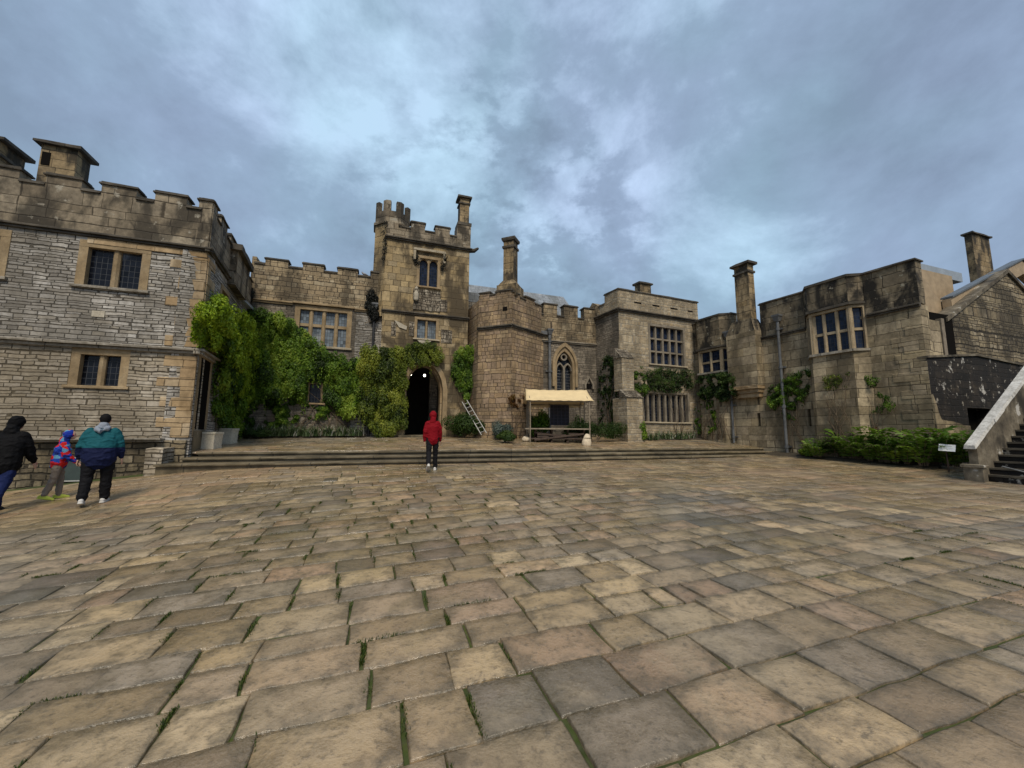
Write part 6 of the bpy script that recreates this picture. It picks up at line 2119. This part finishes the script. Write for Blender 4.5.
def person(P, heading, H, lab, jacket, trousers, shoes, lean=0.0, legs=((10, 5), (-12, 18)), arms=((0, 12, 12), (0, 12, 12)), hood=True, hood_mat=None, hair=None, wide=1.0, group=None, head_turn=0.0,
           jlen=.78, puff=1.0, cap=None, roll=0.0, headdrop=0.0):
    s = H / 1.75
    Z = Vector((0, 0, 1))
    b = R(lean)
    legp = []
    low = 1e9
    for i, (a, k) in enumerate(legs):
        sx = (-1, 1)[i]
        hip = Vector((sx * .095 * s * wide, 0, 0))
        knee = hip + Vector((sx * .01, math.sin(R(a)), -math.cos(R(a)))) * .44 * s
        ank = knee + Vector((0, math.sin(R(a - k)), -math.cos(R(a - k)))) * .42 * s
        tip = R(max(-70, min(20, (a - k) * .8 if (a - k) < -14 else 0)))
        fd = Vector((sx * .12, math.cos(tip), math.sin(tip)))
        up = Vector((0, -math.sin(tip), math.cos(tip)))
        sole = min((ank - up * .085 * s).z, (ank - up * .085 * s + fd * .17 * s).z)
        low = min(low, sole)
        legp.append([hip, knee, ank, fd, up])
    pel = Vector((0, 0, -low))
    for l in legp:
        for j in range(3): l[j] = l[j] + pel
    sp = lambda t, x=0.0, y=0.0: pel + Vector((x, math.sin(b) * t * s + y * math.cos(b), math.cos(b) * t * s - y * math.sin(b)))
    neck = sp(.53); hc = sp(.70, 0, .035 * s) + Vector((0, .02, -headdrop)) 
    hr_ = s * 1.0
    body = MB()
    body.loft([sp(-.08), sp(.04), sp(.18), sp(.34), sp(.46), sp(.53), sp(.60, 0, .01)], [(.13 * s * wide, .10 * s * wide), (.155 * s * wide, .115 * s * wide), (.14 * s * wide, .10 * s * wide), (.16 * s * wide, .115 * s), (.13 * s, .08 * s), (.06 * s, .06 * s), (.055 * s, .055 * s)], 14)
    body.ellipsoid(hc, (.078 * hr_, .098 * hr_, .118 * hr_), 20, 14)
    body.ellipsoid(hc + Vector((0, .03, -.055)) * hr_, (.058 * hr_, .075 * hr_, .07 * hr_), 14, 10)         # jaw
    body.loft([hc + Vector((0, .085, .015)) * hr_, hc + Vector((0, .118, -.022)) * hr_, hc + Vector((0, .10, -.035)) * hr_], [.010 * hr_, .016 * hr_, .012 * hr_], 8)   # nose
    for sx in (-1, 1):
        body.ellipsoid(hc + Vector((sx * .080, -.005, -.01)) * hr_, (.014 * hr_, .022 * hr_, .034 * hr_), 8, 6)
    for i, l in enumerate(legp):
        hip, knee, ank, fd, up = l
        body.loft([hip + Z * .03, hip.lerp(knee, .5), knee, knee.lerp(ank, .4), ank], [.085 * s, .07 * s, .052 * s, .05 * s, .036 * s], 10)
        body.loft([ank - fd * .03 * s - up * .04 * s, ank + fd * .08 * s - up * .05 * s, ank + fd * .16 * s - up * .065 * s], [(.034 * s, .034 * s), (.036 * s, .028 * s), (.03 * s, .018 * s)], 8)
    armp = []
    for i, (a, flex, out) in enumerate(arms):
        sx = (-1, 1)[i]
        sh = sp(.455, sx * .175 * s * (1 + (wide - 1) * .6))
        o_ = R(out)
        el = sh + Vector((sx * math.sin(o_), math.sin(R(a)) * math.cos(o_), -math.cos(R(a)) * math.cos(o_))) * .29 * s
        wr = el + Vector((sx * math.sin(o_) * .35, math.sin(R(a + flex)), -math.cos(R(a + flex)))) * .25 * s
        dn = (wr - el).normalized()
        armp.append((sh, el, wr, dn, sx))
        body.loft([sh, sh.lerp(el, .5), el, el.lerp(wr, .35), wr], [.052 * s, .045 * s, .038 * s, .037 * s, .026 * s], 10)
        fw = Vector((0, 1, 0)); fw = (fw - dn * fw.dot(dn)).normalized(); sd = dn.cross(fw)
        body.loft([wr, wr + dn * .05 * s, wr + dn * .09 * s], [(.022 * s, .024 * s), (.018 * s, .040 * s), (.015 * s, .038 * s)], 10, xref=tuple(sd))
        for fi in range(4):
            off = fw * (.030 - .020 * fi) * s
            ln = (.062, .072, .067, .052)[fi] * s
            p0 = wr + dn * .085 * s + off
            p1 = p0 + dn * ln * .55; p2 = p1 + (dn * .8 - sd * sx * .45).normalized() * ln * .5
            body.loft([p0, p1, p2], [.0095 * s, .009 * s, .008 * s], 8)
        p0 = wr + dn * .03 * s + fw * .028 * s; p1 = p0 + (dn * .6 + fw * .7).normalized() * .04 * s; p2 = p1 + (dn * .95 + fw * .2).normalized() * .032 * s
        body.loft([p0, p1, p2], [.012 * s, .0105 * s, .009 * s], 8)
    o = empty('person', P, lab, 'person', group)
    Mx = Matrix.Translation(P) @ Matrix.Rotation(-heading, 4, 'Z') @ Matrix.Rotation(roll, 4, 'Y')
    bo_ = part('body', remeshed('body', body, .0075, 2), SKIN, None, o, smooth=True, M=Mx)
    ey = MB()
    for sx in (-1, 1): ey.ellipsoid(hc + Vector((sx * .031, .083, .012)) * hr_, (.013 * hr_, .010 * hr_, .008 * hr_), 8, 6)
    part('eyes', ey, EYE, None, o, smooth=True, M=Mx)
    mo = MB().ellipsoid(hc + Vector((0, .098, -.066)) * hr_, (.022 * hr_, .008 * hr_, .007 * hr_), 8, 6)
    part('mouth', mo, simple('lips', (.42, .18, .15), .5), None, o, smooth=True, M=Mx)
    # trousers
    tr = MB()
    tr.loft([sp(-.10), sp(.0), sp(.12)], [(.15 * s * wide, .12 * s * wide), (.178 * s * wide, .14 * s * wide), (.165 * s * wide, .125 * s * wide)], 14)
    for hip, knee, ank, fd, up in legp:
        tr.loft([hip + Z * .02, hip.lerp(knee, .45), knee, knee.lerp(ank, .5), ank + up * .01], [.108 * s * (wide * .8 + .2), .096 * s * (wide * .8 + .2), .080 * s * (wide * .7 + .3), .076 * s * (wide * .7 + .3), .068 * s * (wide * .5 + .5)], 12)
    part('trousers', remeshed('trousers', tr, .013, 4, .016), trousers, None, o, smooth=True, M=Mx)
    for hip, knee, ank, fd, up in legp:
        sh_ = MB()
        sh_.loft([ank - fd * .06 * s - up * .035 * s, ank + fd * .02 * s - up * .03 * s, ank + fd * .12 * s - up * .048 * s, ank + fd * .19 * s - up * .062 * s], [(.043 * s, .048 * s), (.046 * s, .052 * s), (.050 * s, .036 * s), (.038 * s, .022 * s)], 10)
        sh_.loft([ank - fd * .09 * s - up * .075 * s, ank + fd * .06 * s - up * .078 * s, ank + fd * .20 * s - up * .078 * s], [(.046 * s, .014 * s), (.050 * s, .014 * s), (.044 * s, .012 * s)], 10)
        part('shoe', remeshed('shoe', sh_, .009, 2), shoes, None, o, smooth=True, M=Mx)
    jk = MB()
    w_ = wide * puff
    hem = .53 - jlen * .74
    jk.loft([sp(hem), sp(hem + .10), sp(.18), sp(.34), sp(.45), sp(.525)], [(.185 * s * w_, .145 * s * w_), (.19 * s * w_, .15 * s * w_), (.18 * s * w_, .145 * s * w_), (.20 * s * w_, .15 * s * puff), (.165 * s * (w_ + 1) / 2, .115 * s), (.085 * s, .085 * s)], 16)
    for sh, el, wr, dn, sx in armp:
        jk.loft([sh - Vector((sx * .03 * s, 0, 0)), sh.lerp(el, .45), el, el.lerp(wr, .5), wr - dn * .01 * s], [.088 * s * puff, .080 * s * puff, .070 * s * puff, .062 * s * puff, .048 * s], 12)
    if hood:
        jk.loft([sp(.50, 0, -.03 * s), sp(.58, 0, -.02 * s)], [(.10 * s, .10 * s), (.095 * s, .10 * s)], 12)
        jk.ellipsoid(hc + Vector((0, -.036, .014)) * hr_, (.112 * hr_, .118 * hr_, .140 * hr_), 20, 14)
    else:
        jk.loft([sp(.50), sp(.55)], [(.085 * s, .085 * s), (.080 * s, .08 * s)], 14)
        hd = MB()
        hd.loft([sp(.54, -.085 * s, -.03 * s), sp(.50, -.07 * s, -.12 * s), sp(.45, 0, -.175 * s), sp(.50, .07 * s, -.12 * s), sp(.54, .085 * s, -.03 * s)], [(.035 * s, .04 * s), (.05 * s, .05 * s), (.075 * s, .05 * s), (.05 * s, .05 * s), (.035 * s, .04 * s)], 10)
        hd.loft([sp(.53), sp(.585)], [(.092 * s, .092 * s), (.086 * s, .088 * s)], 14)
        part('hood', remeshed('hood', hd, .011, 3, .01), hood_mat or jacket, None, o, smooth=True, M=Mx)
    part('jacket', remeshed('jacket', jk, .012, 3, .018), jacket, None, o, smooth=True, M=Mx)
    if hair:
        hm = MB(); hm.ellipsoid(hc + Vector((0, -.016, .022)) * hr_, (.086 * hr_, .102 * hr_, .112 * hr_), 20, 14)
        part('hair', remeshed('hair', hm, .011, 2), hair, None, o, smooth=True, M=Mx)
    return o


white_shoe = cloth('white trainers', [(.62, .60, .57)])
# person in red walking towards the porch
P = on_ground(431.5, 470.5); P.z = ground(P.x, P.y)
person(P, R(-12), 1.66, 'person in a red hooded jacket and black trousers walking towards the porch', cloth('red padded jacket', [(.21, .004, .010)]), cloth('black trousers', [(.010, .010, .012)]), white_shoe,
       lean=3, legs=((-14, 26), (7, 4)), arms=((-8, 14, 9), (8, 12, 10)), hood=True, jlen=.82, puff=1.02)
# man in teal and navy jacket
P = on_ground(93, 504.5); P.z = ground(P.x, P.y)
person(P, R(-34), 1.74, 'broad person in a teal and navy jacket and black trousers walking away', cloth('teal and navy jacket', [(.008, .012, .045), (.010, .085, .105)], (1.10,)), cloth('black trousers loose', [(.008, .008, .010)]), white_shoe,
       lean=5, legs=((-7, 10), (7, 4)), arms=((-4, 16, 15), (2, 14, 15)), hood=False, hood_mat=cloth('grey hood lining', [(.25, .28, .33)]), hair=cloth('dark cap of hair', [(.008, .007, .007)]), wide=1.30, jlen=.86, puff=1.08, headdrop=.0)
# child
P = on_ground(54, 499.5); P.z = ground(P.x, P.y)
person(P, R(44), 1.40, 'child in a red and blue hooded jacket walking with yellow-green shoes', cloth('red and blue patched jacket', [(.50, .018, .016), (.012, .035, .30), (.42, .015, .02), (.010, .02, .16), (.02, .06, .36), (.10, .26, .42)], patch=13.0),
       cloth('grey brown trousers', [(.22, .185, .155)]), cloth('yellow green shoes', [(.55, .62, .10)]),
       lean=6, legs=((7, 6), (-7, 10)), arms=((-12, 18, 8), (16, 26, 8)), hood=True, jlen=.80, puff=1.15)
# dark hooded walker at the picture edge
P = on_ground(-5, 513); P.z = ground(P.x, P.y)
person(P, R(-22), 1.80, 'person in a black hooded coat and blue jeans beside the house wall', cloth('black coat', [(.004, .004, .005)]), cloth('blue jeans', [(.010, .018, .075)]), cloth('dark shoes', [(.04, .04, .045)]),
       lean=12, legs=((16, 6), (-16, 20)), arms=((-10, 15, 10), (12, 18, 10)), hood=True, jlen=.92, puff=1.12, wide=1.15)
